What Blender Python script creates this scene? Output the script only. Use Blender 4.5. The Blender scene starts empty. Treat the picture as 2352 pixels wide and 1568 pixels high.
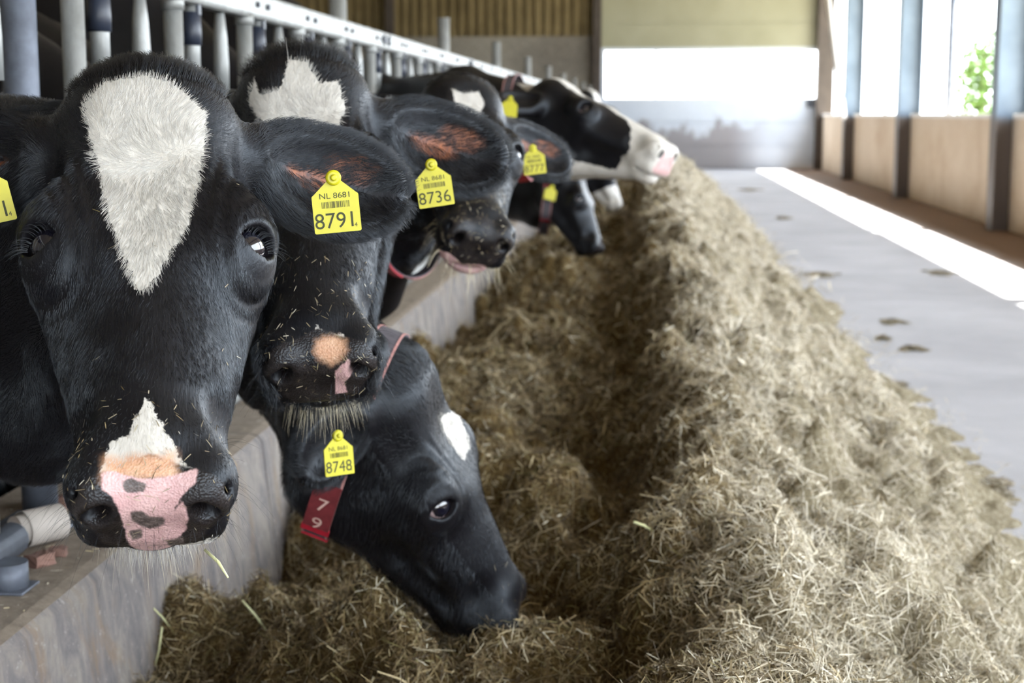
import bpy, bmesh, math, random
import numpy as np
from mathutils import Matrix, Vector, Quaternion

# ------------------------------------------------------------------ camera, world, sun, exposure
scene = bpy.context.scene
COL = scene.collection
FPX, CX, CY, CAM_H = 3500.0, 1176.0, 784.0, 1.25
PITCH = math.atan(522 / FPX)
YAW = math.atan(321 / FPX * math.cos(PITCH))
cam_data = bpy.data.cameras.new('camera')
cam_data.sensor_fit = 'HORIZONTAL'
cam_data.sensor_width = 36.0
cam_data.lens = FPX / 2352 * 36.0
cam_data.clip_start = 0.05
cam_data.clip_end = 500
cam_data.dof.use_dof = True
cam_data.dof.focus_distance = 1.78
cam_data.dof.aperture_fstop = 7.0
camera = bpy.data.objects.new('camera', cam_data)
COL.objects.link(camera)
camera.location = (0, 0, CAM_H)
camera.rotation_euler = (math.pi / 2 - PITCH, 0, YAW)
scene.camera = camera

world = bpy.data.worlds.new('sky')
scene.world = world
world.use_nodes = True
bg = world.node_tree.nodes['Background']
bg.inputs[0].default_value = (0.86, 0.93, 1.0, 1)
bg.inputs[1].default_value = 5.5

sun_data = bpy.data.lights.new('sun', 'SUN')
sun_data.energy = 22
sun_data.angle = math.radians(0.6)
sun_data.color = (1.0, 0.96, 0.88)
sun = bpy.data.objects.new('sun', sun_data)
COL.objects.link(sun)
sun.rotation_euler = (0, math.radians(33.6), 0)

scene.view_settings.view_transform = 'Standard'
scene.view_settings.look = 'None'
scene.view_settings.gamma = 1
scene.view_settings.use_curve_mapping = False
scene.view_settings.exposure = 1.05
scene.cycles.use_denoising = True
scene.cycles.max_bounces = 7
scene.cycles.diffuse_bounces = 4
scene.cycles.glossy_bounces = 2
scene.cycles.transmission_bounces = 4
scene.cycles.transparent_max_bounces = 8
scene.cycles.caustics_reflective = False
scene.cycles.caustics_refractive = False
scene.cycles.sample_clamp_indirect = 6.0

# ------------------------------------------------------------------ camera maths (layout from measured points)
_F = np.array([-math.sin(YAW) * math.cos(PITCH), math.cos(YAW) * math.cos(PITCH), -math.sin(PITCH)])
_R = np.array([math.cos(YAW), math.sin(YAW), 0.0])
_U = np.cross(_R, _F)
_C = np.array([0, 0, CAM_H])

def at(u, v, Y):
    """world point that is seen at pixel (u, v) at depth Y along the barn"""
    r = _F + _R * (u - CX) / FPX - _U * (v - CY) / FPX
    return _C + r * Y / r[1]

def atz(u, v, z):
    """world point that is seen at pixel (u, v) on the level z"""
    r = _F + _R * (u - CX) / FPX - _U * (v - CY) / FPX
    return _C + r * (z - CAM_H) / r[2]

def px(P):
    d = np.asarray(P) - _C
    z = d @ _F
    return np.stack([CX + FPX * (d @ _R) / z, CY - FPX * (d @ _U) / z], -1)

# ------------------------------------------------------------------ helpers
RNG = np.random.default_rng(7)

def link(name, mesh, parent=None, mats=()):
    o = bpy.data.objects.new(name, mesh)
    COL.objects.link(o)
    for m in mats:
        mesh.materials.append(m)
    if parent is not None:
        o.parent = parent
    return o

def tag(o, label=None, cat=None, group=None, kind=None):
    if label: o['label'] = label
    if cat: o['category'] = cat
    if group: o['group'] = group
    if kind: o['kind'] = kind
    return o

def empty(name, loc=(0, 0, 0)):
    o = bpy.data.objects.new(name, None)
    o.empty_display_size = 0.1
    COL.objects.link(o)
    o.location = loc
    return o

def mesh_np(name, V, loops, sizes, smooth=False, matidx=None):
    me = bpy.data.meshes.new(name)
    V = np.asarray(V, np.float32)
    loops = np.asarray(loops, np.int32).ravel()
    sizes = np.asarray(sizes, np.int32)
    me.vertices.add(len(V)); me.vertices.foreach_set('co', V.ravel())
    me.loops.add(len(loops)); me.loops.foreach_set('vertex_index', loops)
    me.polygons.add(len(sizes))
    st = np.zeros(len(sizes), np.int32); st[1:] = np.cumsum(sizes)[:-1]
    me.polygons.foreach_set('loop_start', st)
    me.polygons.foreach_set('loop_total', sizes)
    if smooth:
        me.polygons.foreach_set('use_smooth', np.ones(len(sizes), bool))
    if matidx is not None:
        me.polygons.foreach_set('material_index', np.asarray(matidx, np.int32))
    me.update(calc_edges=True)
    me.validate()
    return me

class MB:
    """collects shapes of one part, then links them as one mesh object"""
    def __init__(s):
        s.bm = bmesh.new(); s.mi = 0; s.sm = False
    def _done(s, faces):
        for f in faces:
            f.material_index = s.mi; f.smooth = s.sm
    def box(s, lo, hi, bevel=0.0, rot=None, pivot=None):
        lo, hi = Vector(lo), Vector(hi)
        r = bmesh.ops.create_cube(s.bm, size=1)
        vs = r['verts']
        for v in vs:
            v.co = Vector((lo[i] + (v.co[i] + .5) * (hi[i] - lo[i]) for i in range(3)))
        if rot is not None:
            bmesh.ops.rotate(s.bm, verts=vs, cent=pivot or (lo + hi) / 2, matrix=rot)
        fs = list({f for v in vs for f in v.link_faces})
        s._done(fs)
        if bevel > 0:
            es = list({e for v in vs for e in v.link_edges})
            g = bmesh.ops.bevel(s.bm, geom=es, offset=bevel, segments=2, profile=.5, affect='EDGES')
            s._done(g['faces'])
        return s
    def tube(s, pts, rad, n=16, cap=True, smooth=True):
        """round tube along points, radius a number or one per point"""
        pts = [Vector(p) for p in pts]
        rad = [rad] * len(pts) if not hasattr(rad, '__len__') else rad
        rings = []
        ref = None
        for i, p in enumerate(pts):
            d = (pts[min(i + 1, len(pts) - 1)] - pts[max(i - 1, 0)]).normalized()
            if ref is None:
                ref = d.orthogonal().normalized()
            ref = (ref - d * ref.dot(d)).normalized()
            b = d.cross(ref)
            rings.append([s.bm.verts.new(p + (ref * math.cos(2 * math.pi * k / n) + b * math.sin(2 * math.pi * k / n)) * rad[i]) for k in range(n)])
        for a, b in zip(rings, rings[1:]):
            for k in range(n):
                f = s.bm.faces.new((a[k], a[(k + 1) % n], b[(k + 1) % n], b[k]))
                f.material_index = s.mi; f.smooth = smooth
        if cap:
            for rg, fl in ((rings[0], True), (rings[-1], False)):
                f = s.bm.faces.new(list(reversed(rg)) if fl else rg)
                f.material_index = s.mi
        return s
    def prism(s, poly, axis, a, b):
        """2-D polygon extruded along an axis"""
        def P(q, t):
            c = list(q); c.insert(axis, t); return s.bm.verts.new(c)
        A = [P(q, a) for q in poly]; B = [P(q, b) for q in poly]
        n = len(poly)
        fs = [s.bm.faces.new(A), s.bm.faces.new(list(reversed(B)))]
        for k in range(n):
            fs.append(s.bm.faces.new((A[k], B[k], B[(k + 1) % n], A[(k + 1) % n])))
        s._done(fs)
        return s
    def build(s, name, mats, parent=None):
        bmesh.ops.recalc_face_normals(s.bm, faces=s.bm.faces)
        me = bpy.data.meshes.new(name)
        s.bm.to_mesh(me); s.bm.free()
        if not isinstance(mats, (list, tuple)): mats = [mats]
        return link(name, me, parent, mats)

# numpy noise -------------------------------------------------------
def _h(i, j, k, seed):
    n = (i * 374761393 + j * 668265263 + k * 2147483647 + seed * 1274126177) & 0xFFFFFFFF
    n = ((n ^ (n >> 13)) * 1274126177) & 0xFFFFFFFF
    n = n ^ (n >> 16)
    return (n & 0xFFFF).astype(np.float32) / 65535.0

def vnoise(x, y, seed=0, z=None):
    x = np.asarray(x, np.float64); y = np.asarray(y, np.float64)
    i = np.floor(x).astype(np.int64); j = np.floor(y).astype(np.int64)
    fx = x - i; fy = y - j
    fx = fx * fx * (3 - 2 * fx); fy = fy * fy * (3 - 2 * fy)
    k0 = np.zeros_like(i)
    def lay(k):
        a = _h(i, j, k, seed); b = _h(i + 1, j, k, seed); c = _h(i, j + 1, k, seed); d = _h(i + 1, j + 1, k, seed)
        return (a * (1 - fx) + b * fx) * (1 - fy) + (c * (1 - fx) + d * fx) * fy
    if z is None:
        return lay(k0)
    z = np.asarray(z, np.float64); k = np.floor(z).astype(np.int64); fz = z - k; fz = fz * fz * (3 - 2 * fz)
    return lay(k) * (1 - fz) + lay(k + 1) * fz

def fbm(x, y, oct=4, seed=0, z=None):
    a, s, t = 1.0, 0.0, 0.0
    for o in range(oct):
        s = s + a * vnoise(x * 2 ** o + 17.3 * o, y * 2 ** o + 5.1 * o, seed + o, None if z is None else z * 2 ** o)
        t += a; a *= .5
    return s / t

# materials ----------------------------------------------------------
def srgb(r, g, b):
    f = lambda c: (c / 255 / 12.92) if c / 255 <= .04045 else ((c / 255 + .055) / 1.055) ** 2.4
    return (f(r), f(g), f(b), 1)

class N:
    """small node-graph helper"""
    def __init__(s, name):
        s.m = bpy.data.materials.new(name); s.m.use_nodes = True
        s.t = s.m.node_tree; s.b = s.t.nodes['Principled BSDF']; s.out = s.t.nodes['Material Output']
    def n(s, typ, **kw):
        x = s.t.nodes.new(typ)
        for k, v in kw.items():
            setattr(x, k, v)
        return x
    def l(s, a, b): s.t.links.new(a, b)
    def coords(s, scale=(1, 1, 1), kind='Object'):
        tc = s.n('ShaderNodeTexCoord'); mp = s.n('ShaderNodeMapping')
        mp.inputs['Scale'].default_value = scale
        s.l(tc.outputs[kind], mp.inputs[0]); return mp.outputs[0]
    def noise(s, vec, scale, detail=4, rough=.6, dist=0):
        x = s.n('ShaderNodeTexNoise'); x.inputs['Scale'].default_value = scale; x.inputs['Detail'].default_value = detail
        x.inputs['Roughness'].default_value = rough; x.inputs['Distortion'].default_value = dist
        if vec is not None: s.l(vec, x.inputs['Vector'])
        return x.outputs[0]
    def ramp(s, fac, stops, interp='LINEAR'):
        r = s.n('ShaderNodeValToRGB'); cr = r.color_ramp; cr.interpolation = interp
        while len(cr.elements) < len(stops): cr.elements.new(.5)
        for e, (p, c) in zip(cr.elements, stops):
            e.position = p; e.color = c if len(c) == 4 else (*c, 1)
        s.l(fac, r.inputs[0]); return r.outputs[0]
    def mix(s, fac, a, b, blend='MIX'):
        x = s.n('ShaderNodeMix', data_type='RGBA', blend_type=blend)
        for v, i in ((fac, 0), (a, 6), (b, 7)):
            if hasattr(v, 'links'): s.l(v, x.inputs[i])
            else: x.inputs[i].default_value = v
        return x.outputs[2]
    def math(s, op, a, b=0.0, clamp=False):
        x = s.n('ShaderNodeMath', operation=op, use_clamp=clamp)
        for v, i in ((a, 0), (b, 1)):
            if hasattr(v, 'links'): s.l(v, x.inputs[i])
            else: x.inputs[i].default_value = v
        return x.outputs[0]
    def step(s, v, lo, hi):
        x = s.n('ShaderNodeMapRange', interpolation_type='SMOOTHSTEP')
        s.l(v, x.inputs[0]); x.inputs[1].default_value = lo; x.inputs[2].default_value = hi
        return x.outputs[0]
    def attr(s, name): 
        x = s.n('ShaderNodeAttribute'); x.attribute_name = name; return x
    def bump(s, h, strength=.3, dist=.01):
        x = s.n('ShaderNodeBump'); x.inputs['Strength'].default_value = strength; x.inputs['Distance'].default_value = dist
        s.l(h, x.inputs['Height']); s.l(x.outputs[0], s.b.inputs['Normal'])
    def set(s, color=None, rough=None, spec=None, metal=None):
        for v, k in ((color, 'Base Color'), (rough, 'Roughness'), (spec, 'Specular IOR Level'), (metal, 'Metallic')):
            if v is None: continue
            if hasattr(v, 'links'): s.l(v, s.b.inputs[k])
            else: s.b.inputs[k].default_value = v
        return s.m

def plain(name, col, rough=.6, spec=.4, metal=0.0, noise=0.12, scale=12):
    g = N(name)
    f = g.noise(g.coords(), scale, 5, .65)
    dark = tuple(c * (1 - 2.2 * noise) for c in col[:3]) + (1,)
    lite = tuple(min(1, c * (1 + 1.6 * noise)) for c in col[:3]) + (1,)
    c = g.ramp(f, [(.3, dark), (.7, lite)])
    return g.set(c, rough, spec, metal)

def concrete(name, a, b, stain, scale=3, stain_amt=.6, rough=.85):
    g = N(name)
    v = g.coords()
    c = g.ramp(g.noise(v, scale, 8, .7, .3), [(.3, a), (.7, b)])
    st = g.step(g.noise(v, scale * .45, 5, .65, 1.0), .48, .72)
    c = g.mix(g.math('MULTIPLY', st, stain_amt), c, stain)
    fine = g.noise(v, scale * 40, 3, .6)
    c = g.mix(.35, c, g.ramp(fine, [(.3, (.25, .25, .25)), (.7, (.95, .95, .95))]), 'OVERLAY')
    g.bump(g.noise(v, scale * 22, 5, .7), .35, .01)
    return g.set(c, rough, .25)

# ------------------------------------------------------------------ materials of the setting
g = N('feed_alley_concrete')
v = g.coords()
base = g.ramp(g.noise(v, .9, 7, .65, .4), [(.3, srgb(156, 156, 161)), (.7, srgb(184, 184, 190))])
sep = g.n('ShaderNodeSeparateXYZ'); g.l(v, sep.inputs[0])
dirt = g.math('ADD', sep.outputs[0], g.math('MULTIPLY', g.math('SUBTRACT', g.noise(v, 1.3, 6, .7), .5), .5))
base = g.mix(g.step(dirt, 2.9, 3.2), base, srgb(128, 104, 86))
spk = g.step(g.noise(v, 7, 6, .75, .5), .62, .72)
base = g.mix(g.math('MULTIPLY', spk, .35), base, srgb(120, 112, 100))
g.bump(g.noise(v, 30, 5, .7), .25, .01)
M_FLOOR = g.set(base, .75, .3)
M_STALL = concrete('stall_floor_concrete', srgb(96, 88, 78), srgb(130, 120, 108), srgb(70, 58, 46), 2)
g = N('weathered_kerb_concrete')
v = g.coords()
vs = g.coords((1, 1.4, .6))
c = g.ramp(g.noise(vs, 9, 7, .75, .6), [(.28, srgb(92, 90, 94)), (.48, srgb(128, 122, 120)), (.62, srgb(150, 142, 134)), (.78, srgb(172, 166, 160))])
c = g.mix(g.math('MULTIPLY', g.step(g.noise(vs, 5, 6, .7, .9), .5, .7), .65), c, srgb(138, 116, 92))
c = g.mix(g.math('MULTIPLY', g.step(g.noise(v, 46, 5, .8), .58, .68), .5), c, srgb(190, 184, 178))
ge = g.n('ShaderNodeNewGeometry'); sn = g.n('ShaderNodeSeparateXYZ'); g.l(ge.outputs['Normal'], sn.inputs[0])
dust = g.ramp(g.noise(v, 24, 7, .75), [(.3, srgb(118, 107, 96)), (.7, srgb(164, 150, 135))])
c = g.mix(g.step(sn.outputs[2], .75, .95), c, dust)
g.bump(g.noise(v, 90, 6, .75), .5, .012)
M_KERB = g.set(c, .85, .25)
M_GALV = None
g = N('galvanised_steel')
v = g.coords((1, 1, .4))
c = g.ramp(g.noise(v, 14, 6, .7, .5), [(.25, srgb(112, 112, 109)), (.5, srgb(146, 148, 147)), (.75, srgb(170, 172, 170))])
rs = g.step(g.noise(v, 6, 6, .7, .8), .62, .74)
c = g.mix(g.math('MULTIPLY', rs, .4), c, srgb(150, 132, 108))
g.bump(g.noise(v, 60, 3, .6), .08, .01)
M_GALV = g.set(c, .5, .5, .35)
M_GALV_DULL = plain('dull_grey_steel', srgb(104, 110, 122), .55, .4, .3, .14, 18)
M_BLACKPL = plain('black_plastic', srgb(38, 44, 58), .45, .5, 0, .1, 20)
g = N('column_steel_shade_painted')
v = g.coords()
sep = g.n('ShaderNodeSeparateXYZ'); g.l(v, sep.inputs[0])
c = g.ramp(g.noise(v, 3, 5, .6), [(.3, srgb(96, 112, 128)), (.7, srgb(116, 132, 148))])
lowz = g.step(g.math('ADD', sep.outputs[2], g.math('MULTIPLY', g.noise(v, 4, 4, .6), .2)), 1.36, 1.26)  # shade on the lower columns painted in as brown below sill height
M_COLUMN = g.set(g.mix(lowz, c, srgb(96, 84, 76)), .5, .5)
M_ROOF = plain('dark_roof_sheet', srgb(120, 112, 100), .8, .2, 0, .1, 1)
M_PANEL = concrete('tan_wall_panel', srgb(206, 184, 160), srgb(224, 205, 182), srgb(176, 146, 118), 1.2, .5)
M_SILL = plain('white_sill', srgb(232, 230, 226), .6, .4, 0, .03, 5)
M_DARKSTEEL = plain('dark_brown_steel', srgb(74, 66, 60), .6, .3, .1, .1, 4)
g = N('brown_profiled_cladding')
v = g.coords()
c = g.ramp(g.noise(v, 2, 5, .6), [(.3, srgb(104, 90, 60)), (.7, srgb(130, 114, 80))])
M_CLAD = g.set(c, .7, .3)
M_BACKWALL = concrete('grey_back_wall_concrete', srgb(122, 116, 106), srgb(146, 140, 130), srgb(94, 88, 80), .6, .6)
g = N('sectional_door_panel')
v = g.coords()
sep = g.n('ShaderNodeSeparateXYZ'); g.l(v, sep.inputs[0])
up = g.step(sep.outputs[2], 2.72, 2.78)
lowc = g.ramp(g.noise(v, .8, 5, .6), [(.3, srgb(186, 194, 206)), (.7, srgb(206, 213, 222))])
hz = g.math('ADD', sep.outputs[2], g.math('MULTIPLY', g.noise(g.coords((1, 1, .5)), 1.6, 6, .65), -1.9))
left = g.step(sep.outputs[0], 2.9, 1.7)
st = g.math('MULTIPLY', g.math('MULTIPLY', g.step(hz, .14, -.10), left), .7)
lowc = g.mix(st, lowc, srgb(118, 104, 98))
upc = g.ramp(g.noise(v, .7, 4, .6), [(.3, srgb(138, 136, 112)), (.7, srgb(154, 152, 130))])
M_DOOR = g.set(g.mix(up, lowc, upc), .6, .3)
g = N('door_window_acrylic')
tr = g.n('ShaderNodeBsdfTransparent'); gl = g.n('ShaderNodeBsdfGlossy'); gl.inputs['Roughness'].default_value = .15
mx = g.n('ShaderNodeMixShader'); mx.inputs[0].default_value = .06
g.l(tr.outputs[0], mx.inputs[1]); g.l(gl.outputs[0], mx.inputs[2]); g.l(mx.outputs[0], g.out.inputs[0])
M_PANE = g.m
M_PVC = plain('dirty_white_plastic', srgb(206, 198, 190), .5, .4, 0, .08, 9)
M_BRICK = plain('red_brick_rubble', srgb(138, 108, 98), .9, .2, 0, .14, 14)
M_GREEN = plain('green_leaves', srgb(84, 112, 52), .6, .3, 0, .2, 6)
M_BARK = plain('tree_bark', srgb(110, 100, 90), .8, .2, 0, .2, 6)
g = N('outside_gravel')
M_YARD = g.set(g.ramp(g.noise(g.coords(), 2, 6, .7), [(.3, srgb(170, 165, 150)), (.7, srgb(200, 196, 180))]), .9, .2)

# ------------------------------------------------------------------ the setting
XW, YB = 3.86, 35.6           # right wall, back wall
ZR = 5.4
DX0_, DX1_ = -1.16, 3.80
KX = -1.02                    # face of the feed kerb
def S(o, **k): o['kind'] = 'structure'; return o

def slab(name, lo, hi, mat, bevel=0, parent=None):
    return MB().box(lo, hi, bevel).build(name, mat, parent)

S(slab('floor', (KX - .02, -7, -.25), (XW + .3, YB + .3, 0), M_FLOOR))
S(slab('floor_stall', (-9.2, -7, -.25), (KX - .4, YB + .3, .22), M_STALL))
S(slab('ground_outside', (-60, -60, -.5), (90, 120, -.26), M_YARD))

kerb = MB()
prof = [(KX - .40, -.2), (KX + .05, -.2), (KX + .045, 0), (KX + .004, .392), (KX - .008, .408), (KX - .03, .414), (KX - .40, .414)]
yy = -2.0
while yy < YB - 1:
    kerb.prism(prof, 1, yy, min(yy + 2.93, YB))
    yy += 2.94
kerb = kerb.build('kerb', M_KERB)
S(kerb)

# ceiling: flat inside, eaves slope down beyond the right wall and cut the sun to a strip on the floor
S(slab('ceiling', (-9.4, -9, ZR), (XW + .3, YB + .4, ZR + .08), M_ROOF))
ev = MB()
ev.prism([(XW + .1, ZR + .1), (XW + .1, ZR), (5.30, 4.29), (5.31, 4.33)], 1, -9, 16.6)
ev.prism([(XW + .1, ZR + .1), (XW + .1, ZR), (5.24, 4.29), (5.25, 4.33)], 1, 16.6, YB + 1)
S(ev.build('ceiling_eaves', M_ROOF))

fr = MB()  # unseen wall with a door gap, added behind the camera to cut front light
fr.box((-9.4, -7.25, 0), (DX0_ - .1, -7, ZR)); fr.box((DX1_ + .02, -7.25, 0), (XW + .3, -7, ZR)); fr.box((DX0_ - .1, -7.25, 3.2), (DX1_ + .02, -7, ZR))
S(fr.build('wall_light_blocker', M_BACKWALL))
S(slab('wall_left', (-9.4, -7, .2), (-9.2, YB + .3, ZR), M_BACKWALL))
# back wall: concrete foot, profiled cladding above, opening for the door
DX0, DX1 = -1.16, 3.80
S(slab('wall_back', (-9.4, YB, 0), (DX0 - .12, YB + .25, 3.02), M_BACKWALL))
cl = MB()
poly = []
x = -9.4
k = 0
while x < DX0 - .14:
    yy = YB + (0.0 if k % 2 else .07)
    poly += [(x, yy), (min(x + .085, DX0 - .12), yy)]
    x += .11; k += 1
poly += [(DX0 - .12, YB + .25), (-9.4, YB + .25)]
cl.prism(poly, 2, 3.02, ZR)
S(cl.build('wall_back_cladding', M_CLAD))
S(slab('wall_back_return', (DX1, YB, 0), (XW + .25, YB + .25, ZR), M_DARKSTEEL))
for xx, zz in ((DX0 - .10, 0), (-6.05, 2.9)):
    S(slab('column', (xx - .09, YB - .22, zz), (xx + .09, YB + .02, ZR), M_DARKSTEEL))
S(slab('column', (XW - .16, YB - .3, 0), (XW + .05, YB - .02, ZR), M_DARKSTEEL))

S(slab('trim_1', (DX0 - .12, YB - .02, 0), (DX0 + .07, YB + .04, ZR), M_DOOR))
# door_1: sectional door with a row of four acrylic windows
door = empty('door_1', (DX0, YB + .05, 0)); S(door)
dl = lambda lo, hi: ((lo[0] - DX0, lo[1] - YB - .05, lo[2]), (hi[0] - DX0, hi[1] - YB - .05, hi[2]))
WZ0, WZ1 = 1.615, 2.672
panel = MB()
def db(x0, x1, z0, z1, y0=YB + .05, y1=YB + .11, b=.006):
    panel.box((x0, y0, z0), (x1, y1, z1), b)
for z0, z1 in ((0.02, .53), (.54, 1.06), (1.07, WZ0 - .005), (WZ1 + .005, 3.3), (3.31, 3.95), (3.96, ZR)):
    db(DX0, DX1, z0, z1, b=0)
    db(DX0, DX1, z0 - .02, z1 + (.0 if abs(z1 - WZ0) < .02 else .02), YB + .09, YB + .12, 0) if z0 > 3 or z1 < 1.7 else None
W = (DX1 - DX0) / 4
for k in range(5):
    xx = DX0 + k * W
    db(max(DX0, xx - .03), min(DX1, xx + .03), WZ0 - .005, WZ1 + .005)
pm = panel.build('door_panel', M_DOOR)
pm.parent = door; pm.matrix_parent_inverse = Matrix.Translation(door.location).inverted()
for k in range(4):
    x0, x1 = DX0 + k * W + .03, DX0 + (k + 1) * W - .03
    p = MB().box((x0, YB + .07, WZ0), (x1, YB + .08, WZ1)).build('window_pane', M_PANE)
    p.parent = door; p.matrix_parent_inverse = Matrix.Translation(door.location).inverted()
sb = MB().box((DX1 - .28, YB - .04, 1.40), (DX1 - .13, YB + .05, 1.60), .012).build('switch_box', M_BLACKPL)
MB().tube([(DX1 - .205, YB - .04, 1.52), (DX1 - .205, YB - .065, 1.52)], .028, 16).build('push_button', M_GALV_DULL, sb)
tag(sb, 'small dark switch box on the pale door beside the right-hand wall', 'switch box')

# right wall: low panelled wall between steel columns, open windows above
colY = [10.5, 16.96, 23.5, 29.96]
edges = [-7] + colY + [YB]
for k, (a, b) in enumerate(zip(edges, edges[1:])):
    S(slab('wall_right', (XW, a + .02, 0), (XW + .14, b - .02, 1.2), M_PANEL, .008))
    S(slab('window_sill', (XW - .03, a + .15, 1.2), (XW + .2, b - .15, 1.25), M_SILL, .006))
S(slab('wall_right_head', (XW, -7, 4.95), (XW + .14, YB, ZR), M_CLAD))
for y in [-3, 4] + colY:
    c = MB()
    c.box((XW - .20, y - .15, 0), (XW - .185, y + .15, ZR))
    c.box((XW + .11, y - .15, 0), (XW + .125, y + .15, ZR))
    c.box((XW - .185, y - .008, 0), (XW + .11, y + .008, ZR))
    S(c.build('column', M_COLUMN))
# slender posts of the curtain outside the openings
for y, pr, lab in ((22.4, .058, 'thin grey post outside the window bay second from the frame edge'), (28.4, .034, 'thin grey post outside the window bay third from the frame edge')):
    o = MB().tube([(XW + .35, y, -.26), (XW + .35, y, 4.5)], pr, 12).build('curtain_post', M_GALV_DULL)
    tag(o, lab, 'post')
# diagonal brace near the back corner
br = MB().tube([(XW - .27, 34.6, 5.15), (XW - .27, 29.4, 1.18)], .05, 10).build('wind_brace', M_SILL)
tag(br, 'slanting pale steel brace near the back right corner', 'brace')

# ------------------------------------------------------------------ feed fence
RX = -1.18
fence = empty('feed_fence', (RX, 3, .41))
tag(fence, 'galvanised self-locking feed fence with a long top rail above the cows', 'feed fence')
fi = Matrix.Translation(fence.location).inverted()
def fpart(mb, name, mat, parent=None):
    o = mb.build(name, mat)
    o.parent = parent or fence
    o.matrix_parent_inverse = fi if parent is None else Matrix.Identity(4)
    return o
mainY = [2.97 + 3.135 * k for k in range(-2, 10)]
FY1 = 33.0
tr = MB()
tr.box((RX - .03, -3, 1.527), (RX + .025, FY1, 1.603), .012)
fpart(tr, 'top_rail', M_GALV)
yb = 1.85
while yb < 20:
    for dy in (0, .12):
        fpart(MB().tube([(RX + .024, yb + dy, 1.567), (RX + .034, yb + dy, 1.567)], .009, 6), 'rail_bolt', M_BLACKPL)
    yb += .655
for y in mainY:
    if y + .6 < FY1:
        pc = MB(); pc.sm = False
        for dy in (.5, .62):
            pc.box((RX + .02, y + dy - .008, 1.545), (RX + .037, y + dy + .008, 1.587), .004)
        pc.box((RX + .02, y + .5, 1.561), (RX + .03, y + .62, 1.571))
        fpart(pc, 'rail_coupling', M_BLACKPL)
for a, b in zip([-3] + mainY, mainY + [FY1]):
    m = MB().tube([(RX, a + (.40 if abs(a - 2.97) < .01 else .02), .465), (RX, b - (.30 if abs(b - 2.97) < .01 else .06), .465)], .032, 14)
    fpart(m, 'bottom_rail', M_GALV if a > 2.5 else M_GALV_DULL)
for y in mainY:
    m = MB().tube([(RX - .07, y, .40), (RX - .07, y, 1.82)], .036, 16)
    m.box((RX - .15, y - .07, .405), (RX + .01, y + .07, .42), .003)
    m.box((RX - .05, y - .03, 1.54), (RX - .02, y + .03, 1.60))
    fpart(m, 'support_post', M_GALV if y > 4 else M_GALV_DULL)
NECKS = [(2.15, .42), (3.44, .30), (4.10, .27), (4.75, .27), (6.75, .27), (10.4, .3), (12.9, .3), (15.0, .3)]
clear = lambda y: all(abs(y - n) > w for n, w in NECKS)
y0 = 3.08
for k in range(-5, 45):
    y = y0 + .667 * k
    if y > FY1 - .3 or y < -2: continue
    zb = .5
    m = MB().tube([(RX, y, zb), (RX, y, 1.53)], .0235, 16)
    m.tube([(RX, y, 1.505), (RX, y, 1.535)], .028, 12)
    fpart(m, 'fixed_bar', M_GALV)
    # locking bar with its black plastic sleeve, and the tapered swing bar
    yc = y + .165
    zb = .5 if clear(yc) else 1.31
    m = MB().tube([(RX - .005, yc, zb), (RX - .005, yc, 1.53)], .021, 14)
    lb = fpart(m, 'locking_bar', M_GALV)
    m = MB().tube([(RX - .005, yc, 1.425), (RX - .005, yc, 1.46), (RX - .005, yc, 1.51)], [.0255, .026, .024], 14)
    m.box((RX - .03, yc - .012, 1.50), (RX + .02, yc + .012, 1.53), .003)
    fpart(m, 'plastic_sleeve', M_BLACKPL, lb)
    yt = y + .45 if k != -1 else 2.70
    zb = .5 if clear(yt) and k != -1 else 1.31
    m = MB().tube([(RX - .01, yt, zb), (RX - .01, yt, 1.39), (RX - .01, yt, 1.46), (RX - .01, yt, 1.53)], [.0215, .0215, .019, .012], 14)
    fpart(m, 'swing_bar', M_GALV)

# ------------------------------------------------------------------ rubble on the kerb
m = MB().tube([atz(22, 1352, .414), atz(22, 1352, .414) + np.array([0, 0, .05])], .034, 14)
m.box(atz(22, 1352, .414) - np.array([.04, .04, 0]), atz(22, 1352, .414) + np.array([.04, .04, .005]), .002)
fpart(m, 'rail_foot', M_GALV_DULL)
m = MB()
a_, b_ = Vector(atz(52, 1216, .452)), Vector(atz(138, 1196, .452))
d_ = (b_ - a_).normalized()
m.tube([a_, b_], .036, 24, cap=False)
m.tube([b_ + d_ * .0, b_ - d_ * .004, b_ - d_ * .1], [.036, .030, .030], 24, cap=False)
pv = m.build('plastic_pipe', M_PVC)
tag(pv, 'short dirty white plastic pipe lying on the kerb by the fence post', 'pipe')
for i, (pp, sz, lab) in enumerate([(atz(128, 1150, .43), .026, 'pinkish brick fragment on the kerb just behind the white pipe'), (atz(92, 1278, .43), .022, 'small brick fragment on the kerb in front of the white pipe'), (atz(84, 1140, .43), .026, 'pale broken brick piece behind the white pipe, beside the fence post'), (atz(133, 1262, .425), .016, 'smallest brick chip on the kerb, in front of the open pipe end')]):
    xx, yy = pp[0], pp[1]
    bm = bmesh.new(); bmesh.ops.create_cube(bm, size=1)
    bmesh.ops.subdivide_edges(bm, edges=bm.edges[:], cuts=2, use_grid_fill=True)
    rr = random.Random(i)
    for v_ in bm.verts:
        v_.co = Vector((v_.co.x * sz * 2, v_.co.y * sz * 1.5, v_.co.z * sz)) + Vector([rr.uniform(-.09, .09) * sz for _ in range(3)])
    me = bpy.data.meshes.new('brick_fragment'); bm.to_mesh(me); bm.free()
    o = link('brick_fragment', me, None, [M_BRICK]); o.location = (xx, yy, .414 + sz * .5); o.rotation_euler = (0, 0, i * 1.1)
    tag(o, lab, 'brick fragment', 'brick fragments on the kerb')

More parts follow.
